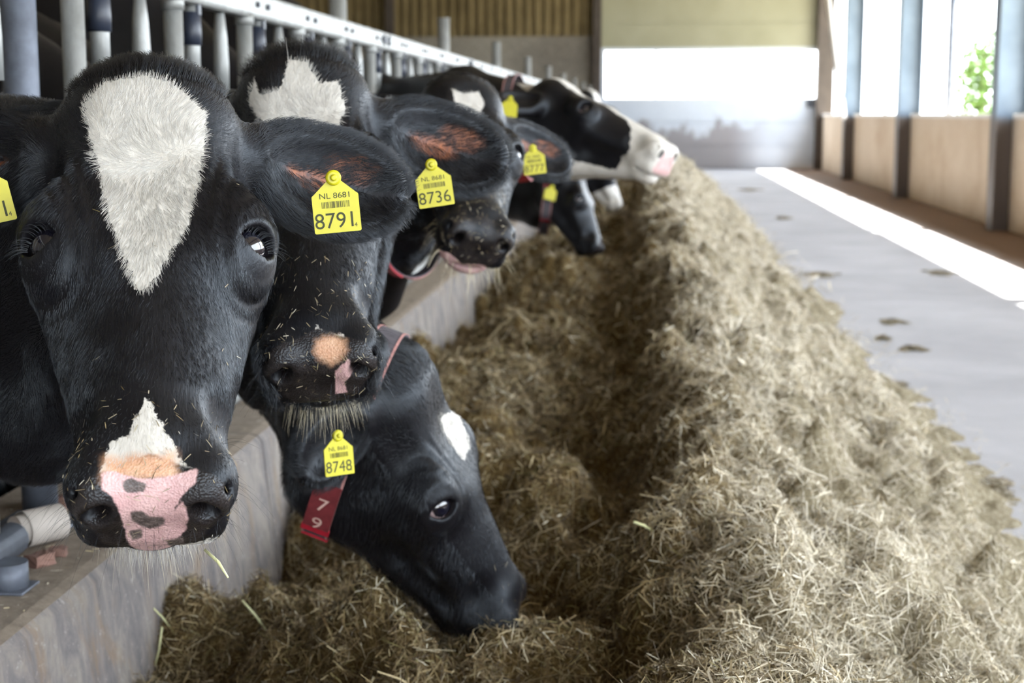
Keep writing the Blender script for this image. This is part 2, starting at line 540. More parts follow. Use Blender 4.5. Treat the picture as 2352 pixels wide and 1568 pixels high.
# ------------------------------------------------------------------ young tree and bushes outside the window
def leafy(name, loc, h, r, n, seed, lab):
    e = empty(name, loc); tag(e, lab, 'tree', 'trees outside the windows')
    rg = np.random.default_rng(seed)
    MB().tube([(0, 0, 0), (.05, 0, h * .5), (0, .06, h * .95)], [.09, .06, .02], 10).build('trunk', M_BARK, e)
    c = rg.normal(size=(n, 3)); c /= np.linalg.norm(c, axis=1)[:, None]
    c *= (rg.random(n) ** .4)[:, None] * np.array([r, r, h * .42]); c[:, 2] += h * .62
    d1 = rg.normal(size=(n, 3)); d1 /= np.linalg.norm(d1, axis=1)[:, None]
    d2 = np.cross(d1, rg.normal(size=(n, 3))); d2 /= np.linalg.norm(d2, axis=1)[:, None]
    s = rg.uniform(.05, .11, n)[:, None]
    V = np.stack([c - d1 * s, c + d2 * s * .45, c + d1 * s, c - d2 * s * .45], 1).reshape(-1, 3)
    me = mesh_np('crown', V, np.arange(4 * n), np.full(n, 4))
    link('crown', me, e, [M_GREEN])
leafy('young_tree', (6.85, 33.0, -.26), 3.3, .55, 1300, 3, 'thin young tree with sparse leaves outside the rightmost window bay')

# ------------------------------------------------------------------ the hay
PX_ = np.array([-1.02, -.90, -.72, -.50, -.34, -.20, -.08, .03, .12, .22, .36, .52, .70, .88, 1.02, 1.2, 1.6])
PZ_ = np.array([.10, .14, .21, .24, .19, .15, .22, .37, .44, .43, .36, .26, .16, .085, .035, -.02, -.06])

def hay_h(X, Y):
    X = np.asarray(X, float); Y = np.asarray(Y, float)
    wx = X + .12 * (fbm(Y * .7, X * .4 + 3, 2, 41) - .5) * 2 + .10 * (fbm(X * 2.2, Y * 2.2, 3, 11) - .5) * 2
    z = np.interp(wx, PX_, PZ_)
    up = np.clip((Y - 5) / 20, 0, 1)
    z = z * (1 + .45 * up) + .03 * up * (X < .6)
    amp = np.clip((z + .02) / .12, .12, 1)
    wv = fbm(X * 1.7 + 9, Y * 3.6, 3, 5) - .5          # ridges across the furrow
    z = z + amp * (.30 * wv + .16 * (fbm(X * .9 + 4, Y * 1.9, 2, 8) - .5) * (X < .1)) * (1 - .55 * np.clip((X - .1) / .5, 0, 1))
    def billow(fr, sd): return np.abs(2 * fbm(X * fr + .3 * wx, Y * fr, 2, sd) - 1)
    z = z + amp * (.16 * (billow(3.6, 61) - .28) + .10 * (billow(8, 71) - .28))
    z = z + amp * .09 * (fbm(X * 6.5, Y * 6.5, 3, 21) - .5)
    z = z + amp * .07 * (fbm(X * 17, Y * 17, 3, 31) - .5)
    # hollow against the kerb and a heap in front of it
    def gauss(x0, y0, sx, sy): return np.exp(-((X - x0) / sx) ** 2 - ((Y - y0) / sy) ** 2)
    z = z + .09 * gauss(-.95, 3.0, .2, .2) - .20 * gauss(-.90, 3.72, .16, .26) + .05 * gauss(-.9, 4.15, .15, .16)
    z = z - .05 * gauss(-.62, 3.3, .18, .22) + .07 * gauss(-.30, 2.35, .4, .26) - .04 * gauss(-.22, 2.95, .16, .2)
    z = z + .10 * gauss(-.62, 4.55, .28, .4) + .06 * gauss(-.3, 8.6, .3, .5)
    z = z + .085 * gauss(-.30, 2.72, .20, .15) + .10 * gauss(-.33, 9.35, .3, .4)
    # lowered where the concrete is swept clean
    return z

ys = [1.0]
while ys[-1] < 34.6: ys.append(ys[-1] + max(.010, .0052 * ys[-1]))
ys = np.array(ys)
xs = np.concatenate([np.linspace(KX - .005, .9, 190), np.linspace(.912, 1.55, 40)])
GX, GY = np.meshgrid(xs, ys)
GZ = hay_h(GX, GY)
GZ = np.where(GX > .8, np.maximum(GZ, -.02), np.maximum(GZ, .004))
V = np.stack([GX, GY, GZ], -1).reshape(-1, 3)
nr, nc = GX.shape
ii = (np.arange(nr - 1)[:, None] * nc + np.arange(nc - 1)[None, :]).ravel()
Q = np.stack([ii, ii + 1, ii + nc + 1, ii + nc], 1)
g = N('silage_bed')
v = g.coords()
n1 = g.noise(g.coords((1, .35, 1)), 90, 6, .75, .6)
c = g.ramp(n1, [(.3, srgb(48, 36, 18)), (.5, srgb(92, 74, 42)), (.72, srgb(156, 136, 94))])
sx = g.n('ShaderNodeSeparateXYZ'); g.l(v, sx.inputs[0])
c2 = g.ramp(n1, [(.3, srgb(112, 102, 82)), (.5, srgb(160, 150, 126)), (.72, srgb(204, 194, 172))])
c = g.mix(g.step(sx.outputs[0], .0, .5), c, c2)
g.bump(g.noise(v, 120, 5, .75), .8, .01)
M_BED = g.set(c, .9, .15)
g = N('hay_stalks')
at_ = g.attr('col')
M_STRAW = g.set(at_.outputs['Color'], .6, .35)

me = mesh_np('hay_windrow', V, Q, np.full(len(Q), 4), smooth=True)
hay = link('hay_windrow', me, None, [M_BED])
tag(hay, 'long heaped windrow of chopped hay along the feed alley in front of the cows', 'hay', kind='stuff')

STRAW_LIN = np.array([srgb(*c)[:3] for c in [
    (78, 62, 38), (112, 92, 60), (142, 122, 86), (164, 146, 108), (184, 168, 132), (206, 195, 168), (224, 217, 196), (134, 124, 82), (98, 84, 52), (232, 226, 206)]])

def straw_mesh(name, P, Nrm, length, width, cols, rg, flat=.35, bend=.35):
    """bent flat stalks: two quads each; P centres, Nrm surface normals"""
    n = len(P)
    az = rg.uniform(0, 2 * math.pi, n)
    t0 = np.cross(Nrm, np.array([0, 0, 1.0]) + 1e-3); t0 /= np.linalg.norm(t0, axis=1)[:, None] + 1e-9
    b0 = np.cross(Nrm, t0)
    d = t0 * np.cos(az)[:, None] + b0 * np.sin(az)[:, None]
    d = d + Nrm * (rg.normal(0, flat, n))[:, None]
    d /= np.linalg.norm(d, axis=1)[:, None]
    w = np.cross(d, Nrm + rg.normal(0, .7, (n, 3))); w /= np.linalg.norm(w, axis=1)[:, None] + 1e-9
    up = np.cross(w, d)
    L = length[:, None]; Wd = width[:, None]
    b = rg.normal(0, bend, n)[:, None] * L * .5
    a0 = P - d * L * .5; a1 = P + up * b * .6; a2 = P + d * L * .5
    V = np.stack([a0 - w * Wd * .35, a0 + w * Wd * .35, a1 - w * Wd * .5, a1 + w * Wd * .5, a2 - w * Wd * .3, a2 + w * Wd * .3], 1).reshape(-1, 3)
    i = np.arange(n)[:, None] * 6
    Q = np.concatenate([i + [0, 1, 3, 2], i + [2, 3, 5, 4]], 1).reshape(-1, 4)
    me = mesh_np(name, V, Q, np.full(len(Q), 4), smooth=False)
    at = me.attributes.new('col', 'FLOAT_COLOR', 'POINT')
    c4 = np.ones((n, 4), np.float32); c4[:, :3] = cols
    at.data.foreach_set('color', np.repeat(c4, 6, 0).ravel())
    return me

def straw_cols(n, dry, rg):
    """dry 0 (moist, brown, olive) .. 1 (pale, bleached)"""
    k = np.clip(rg.normal(2.05 + 3.95 * dry, 1.7, n), 0, 6.99).astype(int)
    k = np.where(rg.random(n) < .12, rg.integers(7, 9, n), k)
    k = np.where(rg.random(n) < .015 + .035 * dry, 9, k)
    cc = STRAW_LIN[k] * rg.uniform(.75, 1.15, n)[:, None]
    m = np.clip(np.asarray(dry) * np.ones(n), 0, 1)[:, None] * .9 * rg.random((n, 1))
    return cc * (1 - m) + np.array((.75, .70, .605)) * m

def scatter(n, ya, yb, lmul, wmul, rg, x0=KX + .01, x1=1.3):
    Y = ya + (yb - ya) * rg.random(n) if yb / ya < 1.6 else 1 / (1 / ya - rg.random(n) * (1 / ya - 1 / yb))
    X = rg.uniform(x0, x1, n)
    edge = 1.02 + .14 * (fbm(Y * 1.1, Y * 0 + 2, 3, 77) - .5) * 2
    keep = (X < edge) | (rg.random(n) < .16 * np.exp(-(X - edge) / .14))
    X, Y = X[keep], Y[keep]; n = len(X)
    e = .008
    z = hay_h(X, Y); zx = (hay_h(X + e, Y) - z) / e; zy = (hay_h(X, Y + e) - z) / e
    z = np.maximum(z, .003)
    Nn = np.stack([-zx, -zy, np.ones(n)], 1); Nn /= np.linalg.norm(Nn, axis=1)[:, None]
    P = np.stack([X, Y, z], 1) + Nn * (rg.random(n) ** 2 * .016 * min(2, lmul))[:, None]
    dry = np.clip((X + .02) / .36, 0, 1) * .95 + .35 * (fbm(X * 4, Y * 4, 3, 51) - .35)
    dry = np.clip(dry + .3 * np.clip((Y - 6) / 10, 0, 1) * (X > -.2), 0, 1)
    L = np.clip(rg.lognormal(math.log(.026), .55, n), .008, .11) * lmul
    Wd = np.clip(rg.lognormal(math.log(.0016), .4, n), .0006, .005) * wmul
    return P, Nn, L, Wd, straw_cols(n, dry, rg)

def hay_part(name, args, flat, bend=.35):
    P, Nn, L, Wd, cc = scatter(*args)
    me = straw_mesh(name, P, Nn, L, Wd, cc, args[5], flat, bend)
    o = link(name, me, hay, [M_STRAW]); o['kind'] = 'stuff'
    return o
q = np.random.default_rng(21)
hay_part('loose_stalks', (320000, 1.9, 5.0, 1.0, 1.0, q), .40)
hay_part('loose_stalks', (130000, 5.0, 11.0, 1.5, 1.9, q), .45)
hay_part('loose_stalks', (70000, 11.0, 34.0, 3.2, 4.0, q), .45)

# long pale stems that lie on top (few, single)
def stem(pts, r, lab):
    o = MB().tube(pts, r, 7).build('grass_stem', M_STEM)
    tag(o, lab, 'stem', 'single pale stems on the hay')
M_STEM = plain('pale_stem', srgb(206, 206, 158), .5, .4, 0, .08, 40)
def onhay(u, v):
    r = _F + _R * (u - CX) / FPX - _U * (v - CY) / FPX
    Y = np.arange(1.6, 12, .004)
    P = _C + r[None] * (Y / r[1])[:, None]
    hit = (P[:, 2] < hay_h(P[:, 0], P[:, 1])) & (P[:, 0] > KX)
    k = np.nonzero(hit)[0]
    return P[k[0]] if len(k) else P[-1]
def stem_on(ub, vb, ut, vt, r, lab, lean=.02, bow=0.0):
    b = onhay(ub, vb); t = at(ut, vt, b[1] - lean)
    d = (t - b); b = b - d * .12
    stem([b, (b + t) / 2 + np.array([bow, 0, .003]), t], r, lab)
stem_on(610, 1446, 556, 1378, [.0022, .0026, .0022], 'pale straight stem standing out of the hay beside the kerb foot')
stem_on(390, 1440, 352, 1396, [.0024, .002, .0016], 'short pale stem end poking above the hay against the kerb face')
stem_on(352, 1540, 372, 1440, [.0016, .002, .0024], 'curved pale stem hanging down the hay at the kerb corner', .01, .004)
stem_on(1500, 1220, 1455, 1198, [.003, .003, .003], 'short thick pale stem on the hay crest beside the feeding cow')
a_, b_ = at(470, 1262, 1.61), at(524, 1326, 1.59)
stem([a_, (a_ + b_) / 2 + np.array([.002, 0, .002]), b_], [.0016, .002, .001], 'yellow hay stem hanging from the mouth of the cow facing the camera')
# small clumps dropped on the concrete
clumps = [((1885, 632), .23, .11, 'largest of the small hay clumps on the concrete, touching the windrow'),
          ((2160, 628), .20, .12, 'flat hay clump beside the sunlit strip of floor'),
          ((2050, 741), .13, .06, 'oval hay clump on the concrete between the windrow and the sunlit strip'),
          ((2096, 803), .12, .045, 'thin dark hay clump on the concrete, right of a smaller one'),
          ((2028, 779), .055, .035, 'tiny hay clump on the concrete between two wider clumps'),
          ((2056, 892), .12, .09, 'dark hay clump at the foot of the windrow'),
          ((2276, 1120), .12, .09, 'hay clump near the right frame edge on the bare concrete'),
          ((1722, 437), .30, .2, 'distant hay clump on the floor near the back door'),
          ((1800, 502), .14, .09, 'small distant hay clump lying alone on the concrete')]
for k, ((u, v_), a, b, lab) in enumerate(clumps):
    rg = np.random.default_rng(100 + k)
    r = _F + _R * (u - CX) / FPX - _U * (v_ - CY) / FPX
    c0 = _C + r * (-CAM_H / r[2])
    n = 900 if k < 7 else 500
    t = rg.uniform(0, 2 * math.pi, n); rr = np.sqrt(rg.random(n)) * (1 + .35 * np.sin(3 * t + k) + .2 * np.sin(5 * t + 2 * k))
    hx = np.cos(t) * rr * a * .55; hy = np.sin(t) * rr * b * 1.6
    hz = .004 + .022 * np.exp(-2 * rr ** 2) * rg.random(n)
    P = np.stack([hx, hy, hz], 1)
    Nn = np.tile([0, 0, 1.0], (n, 1)) + rg.normal(0, .1, (n, 3))
    lm = 1.3 if k < 7 else 2.5
    me = straw_mesh('hay_clump', P, Nn, np.clip(rg.lognormal(math.log(.02), .5, n), .006, .06) * lm, np.full(n, .0022) * lm, straw_cols(n, .45, rg) * .75, rg, .12)
    o = link('hay_clump', me, None, [M_STRAW]); o.location = (c0[0], c0[1], 0.0)
    tag(o, lab, 'hay clump', 'hay clumps on the concrete floor')
# crumbs on the kerb top
rg = np.random.default_rng(5)
n = 900
P = np.stack([rg.uniform(-1.38, -1.05, n), 1.9 + 9 * rg.random(n) ** 1.6, np.full(n, .4165)], 1)
me = straw_mesh('hay_crumbs', P, np.tile([0, 0, 1.0], (n, 1)), rg.uniform(.004, .022, n), rg.uniform(.001, .0028, n), straw_cols(n, .6, rg), rg, .05, .1)
o = link('hay_crumbs', me, None, [M_STRAW]); tag(o, 'scattered hay crumbs lying on top of the concrete kerb', 'hay crumbs', kind='stuff')

# ------------------------------------------------------------------ cows: implicit body, polygonised once per cow
def f32(*a): return np.array(a, np.float32)
def smin(a, b, k):
    h = np.clip(.5 + .5 * (b - a) / k, 0, 1)
    return b * (1 - h) + a * h - k * h * (1 - h)
def smax(a, b, k): return -smin(-a, -b, k)
def rcone(p, a, b, ra, rb):
    a, b = f32(*a), f32(*b); d = b - a
    t = np.clip((p - a) @ d / (d @ d), 0, 1)
    return np.linalg.norm(p - a - t[:, None] * d, axis=1) - (ra + (rb - ra) * t)
def ell(p, c, r, Rm=None):
    q = p - f32(*c)
    if Rm is not None: q = q @ Rm.astype(np.float32)
    r = f32(*r)
    k0 = np.linalg.norm(q / r, axis=1); k1 = np.linalg.norm(q / (r * r), axis=1) + 1e-9
    return k0 * (k0 - 1) / k1
def rbox(p, c, h, r, Rm=None):
    q = p - f32(*c)
    if Rm is not None: q = q @ Rm.astype(np.float32)
    q = np.abs(q) - (f32(*h) - r)
    return np.linalg.norm(np.maximum(q, 0), axis=1) + np.minimum(q.max(1), 0) - r

def unit(v): v = np.asarray(v, float); return v / np.linalg.norm(v)
EYE_C = np.array([.1040, .240, -.0465]); EYE_R = .0245
EYE_D = unit((.68, .09, .73))

# head frame: +y poll to muzzle, +z out of the forehead, +x the animal's right
def head_sdf(p, cow):
    P = p.copy(); P[:, 0] = np.abs(P[:, 0])
    d = rbox(P, (0, .155, -.078), (.100, .150, .072), .060)
    d = smin(d, ell(P, (0, .030, -.062), (.080, .062, .062)), .05)
    d = smin(d, ell(P, (.098, .208, -.050), (.034, .060, .042)), .035)
    d = smin(d, rcone(P, (0, .22, -.070), (0, .48, -.064), .070, .056), .04)
    d = smin(d, rcone(P, (.045, .25, -.105), (.028, .47, -.090), .072, .050), .04)
    d = smin(d, ell(P, (.058, .165, -.185), (.050, .125, .118)), .045)
    d = smin(d, rcone(P, (.042, .15, -.280), (.022, .49, -.148), .042, .032), .05)
    d = smin(d, ell(P, (0, .05, -.15), (.085, .10, .12)), .06)
    # muzzle
    d = smin(d, rbox(P, (0, .515, -.082), (.079, .052, .060), .040), .032)
    d = smin(d, rbox(P, (0, .520, -.116), (.076, .046, .026), .022), .018)
    d = smin(d, ell(P, (.056, .535, -.056), (.030, .036, .036)), .018)
    d = smin(d, ell(P, (0, .505, -.156), (.056, .052, .028)), .016)
    # facial crest, brow, groove above the eye, cheek hollow
    d = smin(d, rcone(P, (.100, .27, -.098), (.068, .37, -.102), .022, .016), .03)
    d = smax(d, -ell(P, (.130, .125, -.045), (.024, .05, .035)), .03)
    d = smax(d, -ell(P, (0, .16, .018), (.05, .10, .02)), .03)
    d = smax(d, -rcone(P, (.108, .315, -.155), (.082, .43, -.135), .012, .010), .035)
    d = smax(d, -ell(P, (.085, .462, -.05), (.018, .028, .03)), .03)
    # eye: lids stand proud, almond opening cut for the eyeball
    e = EYE_C; t1 = unit(np.cross(EYE_D, (1, 0, -.2))); t2 = np.cross(EYE_D, t1)
    El = np.stack([t1, t2, EYE_D], 1)
    d = smin(d, ell(P, e - EYE_D * .006, (.048, .040, .0295), El), .035)
    d = smin(d, ell(P, e + EYE_D * .008 - t1 * .026, (.012, .034, .016), El), .016)
    q = (P - e.astype(np.float32)) @ El.astype(np.float32)
    al = np.maximum(np.hypot(q[:, 0] - .010, q[:, 1] * .92) - .0275, np.hypot(q[:, 0] + .010, q[:, 1] * .92) - .0275)
    d = smax(d, -np.maximum(al, .008 - q[:, 2]), .004)
    d = smax(d, -(np.linalg.norm(P - e.astype(np.float32), axis=1) - EYE_R - .0008), .003)
    # wrinkles of skin round the eye
    rr = np.linalg.norm((P - e.astype(np.float32)) @ El.astype(np.float32) * f32(.75, 1, .6), axis=1)
    d = d + .0010 * np.sin(rr * 420) * np.exp(-((rr - .046) / .016) ** 2)
    # nostrils: comma shaped, and the split between the lips
    d = smax(d, -ell(P, (.052, .574, -.058), (.013, .032, .020), ROTN), .008)
    d = smax(d, -rcone(P, (.058, .545, -.060), (.074, .548, -.038), .0075, .004), .010)
    op = cow.get('mouth', 0)
    d = smax(d, -rbox(P, (0, .545, -.1385), (.075, .05, .0022 + op), .002), .006)
    d = smax(d, -rcone(P, (0, .578, -.085), (0, .578, -.14), .0025, .0025), .008)
    d = d + .0022 * np.sin(P[:, 0] * 330 + P[:, 1] * 60) * np.exp(-((P[:, 0] - .078) / .022) ** 2 - ((P[:, 1] - .175) / .05) ** 2) * (P[:, 2] > -.06)
    return d
ROTN = np.array(Matrix.Rotation(-.55, 3, 'Y') @ Matrix.Rotation(.25, 3, 'Z'))

def ear_frames(cow):
    out = []
    for s in (1, -1):
        e1, nn, L, W = cow['ears'][0 if s > 0 else 1]
        e1 = unit((e1[0] * s, e1[1], e1[2])); nn = np.array((nn[0] * s, nn[1], nn[2]), float)
        nn = unit(nn - e1 * (nn @ e1)); e2 = np.cross(nn, e1)
        out.append((np.array((s * .088, cow.get('ear_y', .068), -.084)), e1, e2, nn, L, W))
    return out

def ear_sdf(p, fr):
    root, e1, e2, nn, L, W = fr
    q = (p - root.astype(np.float32)) @ np.stack([e1, e2, nn], 1).astype(np.float32)
    q = q.copy()
    q[:, 2] -= -.9 * (q[:, 1] ** 2) / W * .3         # trough-shaped leaf
    t = np.clip(q[:, 0] / L, 0, 1)
    body = smin(ell(q, (L * .54, 0, 0), (L * .46, W * .5, .028)), ell(q, (L * .72, W * .03, 0), (L * .28, W * .46, .024)), .02)
    body = smin(body, ell(q, (L * .88, W * .05, -.002), (L * .15, W * .27, .018)), .03)
    stalk = rcone(q, (-.02, 0, -.01), (L * .35, 0, -.004), .036, .034)
    d = smin(body, stalk, .03)
    cup = ell(q, (L * .60, -.004, .028), (L * .38, W * .37, .034))
    d = smax(d, -cup, .016)
    # folds in the ear
    return d

def cow_sdf(p, cow, ears=True):
    """p head-frame points"""
    M = (p[:, 1] > -.35)
    d = np.full(len(p), 9, np.float32)
    if M.any():
        ph = p[M]
        dh = head_sdf(ph, cow)
        for fr in (ear_frames(cow) if ears else ()):
            dh = smin(dh, ear_sdf(ph, fr), .012)
        d[M] = dh
    w = p @ cow['R'].T.astype(np.float32) + cow['t'].astype(np.float32)
    nb = None
    for kind, a, b, ra, rb, k in cow['body']:
        x = rcone(w, a, b, ra, rb) if kind == 'c' else ell(w, a, b)
        nb = x if nb is None else smin(nb, x, k)
    return smin(d, nb, .06)

def axis(lo, hi, flo, fhi, h, hmax=.06, gr=1.16):
    a = list(np.arange(flo, fhi + h, h))
    s = h
    while a[-1] < hi: s = min(hmax, s * gr); a.append(a[-1] + s)
    s = h
    b = [flo]
    while b[-1] > lo: s = min(hmax, s * gr); b.append(b[-1] - s)
    return np.array(b[:0:-1] + a, np.float32)

def polygonise(f, ax):
    n = [len(a) for a in ax]
    B = 8
    nb = [-(-k // B) for k in n]
    cen = []; half = []
    for a, m in zip(ax, nb):
        lo = np.array([a[i * B] for i in range(m)]); hi = np.array([a[min(i * B + B, len(a) - 1)] for i in range(m)])
        cen.append((lo + hi) / 2); half.append((hi - lo) / 2)
    C3 = np.stack(np.meshgrid(*cen, indexing='ij'), -1).reshape(-1, 3).astype(np.float32)
    H3 = np.stack(np.meshgrid(*half, indexing='ij'), -1).reshape(-1, 3)
    rad = np.linalg.norm(H3, axis=1)
    dc = f(C3)
    act = (np.abs(dc) < rad * 1.25 + .025).reshape(nb)
    D = np.repeat(np.repeat(np.repeat(np.where(dc < 0, -1, 1).reshape(nb).astype(np.float32), B, 0), B, 1), B, 2)[:n[0], :n[1], :n[2]].copy()
    am = np.repeat(np.repeat(np.repeat(act, B, 0), B, 1), B, 2)[:n[0], :n[1], :n[2]]
    idx = np.nonzero(am)
    for s in range(0, len(idx[0]), 400000):
        sl = tuple(i[s:s + 400000] for i in idx)
        D[sl] = f(np.stack([a[i] for a, i in zip(ax, sl)], 1))
    sg = D < 0
    cnt = np.zeros([k - 1 for k in n], np.int8)
    for i in (0, 1):
        for j in (0, 1):
            for k in (0, 1):
                cnt += sg[i:n[0] - 1 + i, j:n[1] - 1 + j, k:n[2] - 1 + k]
    cells = np.nonzero((cnt > 0) & (cnt < 8))
    ci = np.stack(cells, 1)
    vid = np.full([k - 1 for k in n], -1, np.int32); vid[cells] = np.arange(len(ci))
    acc = np.zeros((len(ci), 3)); wt = np.zeros(len(ci))
    for axn in range(3):
        o1, o2 = [a for a in range(3) if a != axn]
        for i in (0, 1):
            for j in (0, 1):
                a = ci.copy(); a[:, o1] += i; a[:, o2] += j
                b = a.copy(); b[:, axn] += 1
                da = D[tuple(a.T)]; db = D[tuple(b.T)]
                m = (da < 0) != (db < 0)
                t = da / np.where(da == db, 1, da - db)
                pa = np.stack([ax[k][a[:, k]] for k in range(3)], 1); pb = np.stack([ax[k][b[:, k]] for k in range(3)], 1)
                pt = pa + t[:, None] * (pb - pa)
                acc[m] += pt[m]; wt[m] += 1
    V = acc / wt[:, None]
    Fs = []
    for axn in range(3):
        o1, o2 = (axn + 1) % 3, (axn + 2) % 3
        sl = [slice(None)] * 3; sl2 = [slice(None)] * 3
        sl[axn] = slice(0, n[axn] - 1); sl2[axn] = slice(1, n[axn])
        for o in (o1, o2):
            sl[o] = slice(1, n[o] - 1); sl2[o] = slice(1, n[o] - 1)
        A, Bq = sg[tuple(sl)], sg[tuple(sl2)]
        e = np.stack(np.nonzero(A != Bq), 1)
        flip = A[tuple(e.T)]
        e[:, o1] += 1; e[:, o2] += 1
        def cell(i, j):
            q = e.copy(); q[:, o1] += i; q[:, o2] += j; return vid[tuple(q.T)]
        q = np.stack([cell(-1, -1), cell(0, -1), cell(0, 0), cell(-1, 0)], 1)
        q[~flip] = q[~flip][:, ::-1]
        Fs.append(q)
    Q = np.concatenate(Fs)
    return V, Q[(Q >= 0).all(1)]

def vnormals(V, Q):
    n = np.cross(V[Q[:, 2]] - V[Q[:, 0]], V[Q[:, 3]] - V[Q[:, 1]])
    vn = np.zeros_like(V)
    for k in range(4): np.add.at(vn, Q[:, k], n)
    return vn / (np.linalg.norm(vn, axis=1)[:, None] + 1e-12)

def poly_sd(q, poly):
    """signed distance (negative inside) of points q (N,2) to a polygon"""
    poly = np.asarray(poly, float)
    d = np.full(len(q), 1e18); ins = np.zeros(len(q), bool)
    for a, b in zip(poly, np.roll(poly, -1, 0)):
        e = b - a; w = q - a
        t = np.clip(w @ e / (e @ e), 0, 1)
        d = np.minimum(d, ((w - t[:, None] * e) ** 2).sum(1))
        c = (a[1] > q[:, 1]) != (b[1] > q[:, 1])
        with np.errstate(divide='ignore', invalid='ignore'):
            ins ^= c & (q[:, 0] < a[0] + (q[:, 1] - a[1]) / (b[1] - a[1]) * e[0])
    return np.where(ins, -1, 1) * np.sqrt(d)

# --- coat material: black hair, white markings, nose leather, ear lining
g = N('cow_hide')
v = g.coords()
jag = g.math('MULTIPLY', g.math('SUBTRACT', g.noise(v, 55, 4, .7), .5), .022)
hairn = g.noise(g.coords((1, .18, 1)), 260, 3, .6, .3)
black = g.ramp(g.noise(v, 9, 5, .6), [(.3, (.0034, .0028, .0038, 1)), (.75, (.0080, .0070, .0090, 1))])
white = g.ramp(g.noise(v, 22, 5, .65), [(.3, srgb(186, 181, 173)), (.7, srgb(212, 209, 203))])
def mask(name, amt=1.0, w=.0012):
    s = g.math('ADD', g.attr(name).outputs['Fac'], g.math('MULTIPLY', jag, amt))
    return g.step(s, w, -w)
c = g.mix(mask('white'), black, white)
m_le = mask('leather', .3, .002)
dark_le = g.ramp(g.noise(v, 40, 4, .6), [(.3, srgb(24, 21, 22)), (.7, srgb(48, 43, 42))])
c = g.mix(m_le, c, dark_le)
fz = mask('peach', .8, .008)
c = g.mix(fz, c, g.ramp(g.noise(v, 60, 4, .7), [(.3, srgb(184, 134, 102)), (.7, srgb(204, 166, 136))]))
m_pk = mask('pink', .35, .0015)
pinkc = g.ramp(g.noise(v, 45, 4, .6), [(.3, srgb(188, 150, 150)), (.7, srgb(208, 174, 172))])
c = g.mix(m_pk, c, pinkc)
c = g.mix(mask('spots', .35, .0015), c, g.ramp(g.noise(v, 90, 3, .6), [(.3, srgb(70, 62, 60)), (.7, srgb(112, 100, 96))]))
m_ear = mask('earin', .6, .006)
c = g.mix(m_ear, c, g.ramp(g.noise(v, 30, 4, .7, .6), [(.30, srgb(30, 20, 16)), (.48, srgb(108, 60, 32)), (.75, srgb(160, 94, 50))]))
c = g.mix(mask('hole', .0, .004), c, srgb(20, 14, 14))
vor = g.n('ShaderNodeTexVoronoi'); vor.inputs['Scale'].default_value = 360; g.l(v, vor.inputs['Vector'])
h = g.mix(m_le, hairn, vor.outputs['Distance'])
bp = g.n('ShaderNodeBump'); bp.inputs['Strength'].default_value = .35; bp.inputs['Distance'].default_value = .0025
g.l(h, bp.inputs['Height']); g.l(bp.outputs[0], g.b.inputs['Normal'])
rgh = g.mix(m_le, (.44, .44, .44, 1), (.34, .34, .34, 1))
g.b.inputs['Specular Tint'].default_value = (.80, .90, 1.0, 1)
M_HIDE = g.set(c, rgh, .36)

def hairmat(name, c0, c1, rough=.42, spec=.5):
    g = N(name)
    hi = g.n('ShaderNodeHairInfo')
    if c1[0] < .1: g.b.inputs['Specular Tint'].default_value = (.80, .90, 1.0, 1)
    return g.set(g.ramp(hi.outputs['Random'], [(0, c0), (1, c1)]), rough, spec)
M_HB = hairmat('black_hair', (.003, .003, .0045, 1), (.013, .012, .015, 1), .27, .7)
M_HW = hairmat('white_hair', srgb(178, 174, 168), srgb(208, 207, 203), .5, .4)
M_HBR = hairmat('brown_hair', srgb(40, 30, 24), srgb(90, 66, 48), .5, .4)
M_HP = hairmat('pale_hair', srgb(190, 176, 140), srgb(230, 222, 200), .5, .4)
g = N('cow_eye')
ec = g.attr('col')
g.b.inputs['Coat Weight'].default_value = 1.0; g.b.inputs['Coat Roughness'].default_value = .02
M_EYE = g.set(ec.outputs['Color'], .12, .6)
M_TAG = plain('yellow_tag_plastic', srgb(186, 179, 24), .42, .45, 0, .04, 40)
M_TAGD = plain('yellow_tag_worn', srgb(196, 176, 30), .5, .4, 0, .12, 60)
M_INK = plain('black_tag_ink', srgb(52, 56, 30), .6, .3, 0, .05, 60)
M_STRAP = plain('grey_collar_webbing', srgb(86, 82, 88), .8, .2, 0, .15, 60)
M_STRAPE = plain('faded_pink_edge', srgb(176, 130, 126), .8, .2, 0, .12, 60)
M_RED = plain('red_collar_plastic', srgb(170, 32, 50), .45, .4, 0, .10, 40)
M_PLATE = plain('dark_red_number_plate', srgb(112, 44, 48), .6, .3, 0, .12, 40)
M_DIGIT = plain('pale_digit', srgb(206, 170, 160), .6, .3, 0, .1, 60)
M_TONGUE = plain('pink_lip_skin', srgb(206, 160, 146), .4, .4, 0, .08, 60)
M_LASH = M_HB

def curves_obj(name, strands, radius, mat, parent, taper=True):
    """strands (N,K,3) in the parent's frame"""
    n, k, _ = strands.shape
    hc = bpy.data.hair_curves.new(name)
    hc.add_curves([k] * n)
    hc.attributes['position'].data.foreach_set('vector', strands.astype(np.float32).ravel())
    ra = hc.attributes.get('radius') or hc.attributes.new('radius', 'FLOAT', 'POINT')
    pr = np.linspace(1, .25 if taper else 1, k)
    rad = (np.asarray(radius).reshape(-1, 1) * np.ones((n, 1))) * pr[None]
    ra.data.foreach_set('value', rad.astype(np.float32).ravel())
    hc.materials.append(mat)
    o = bpy.data.objects.new(name, hc)
    COL.objects.link(o); o.parent = parent
    return o

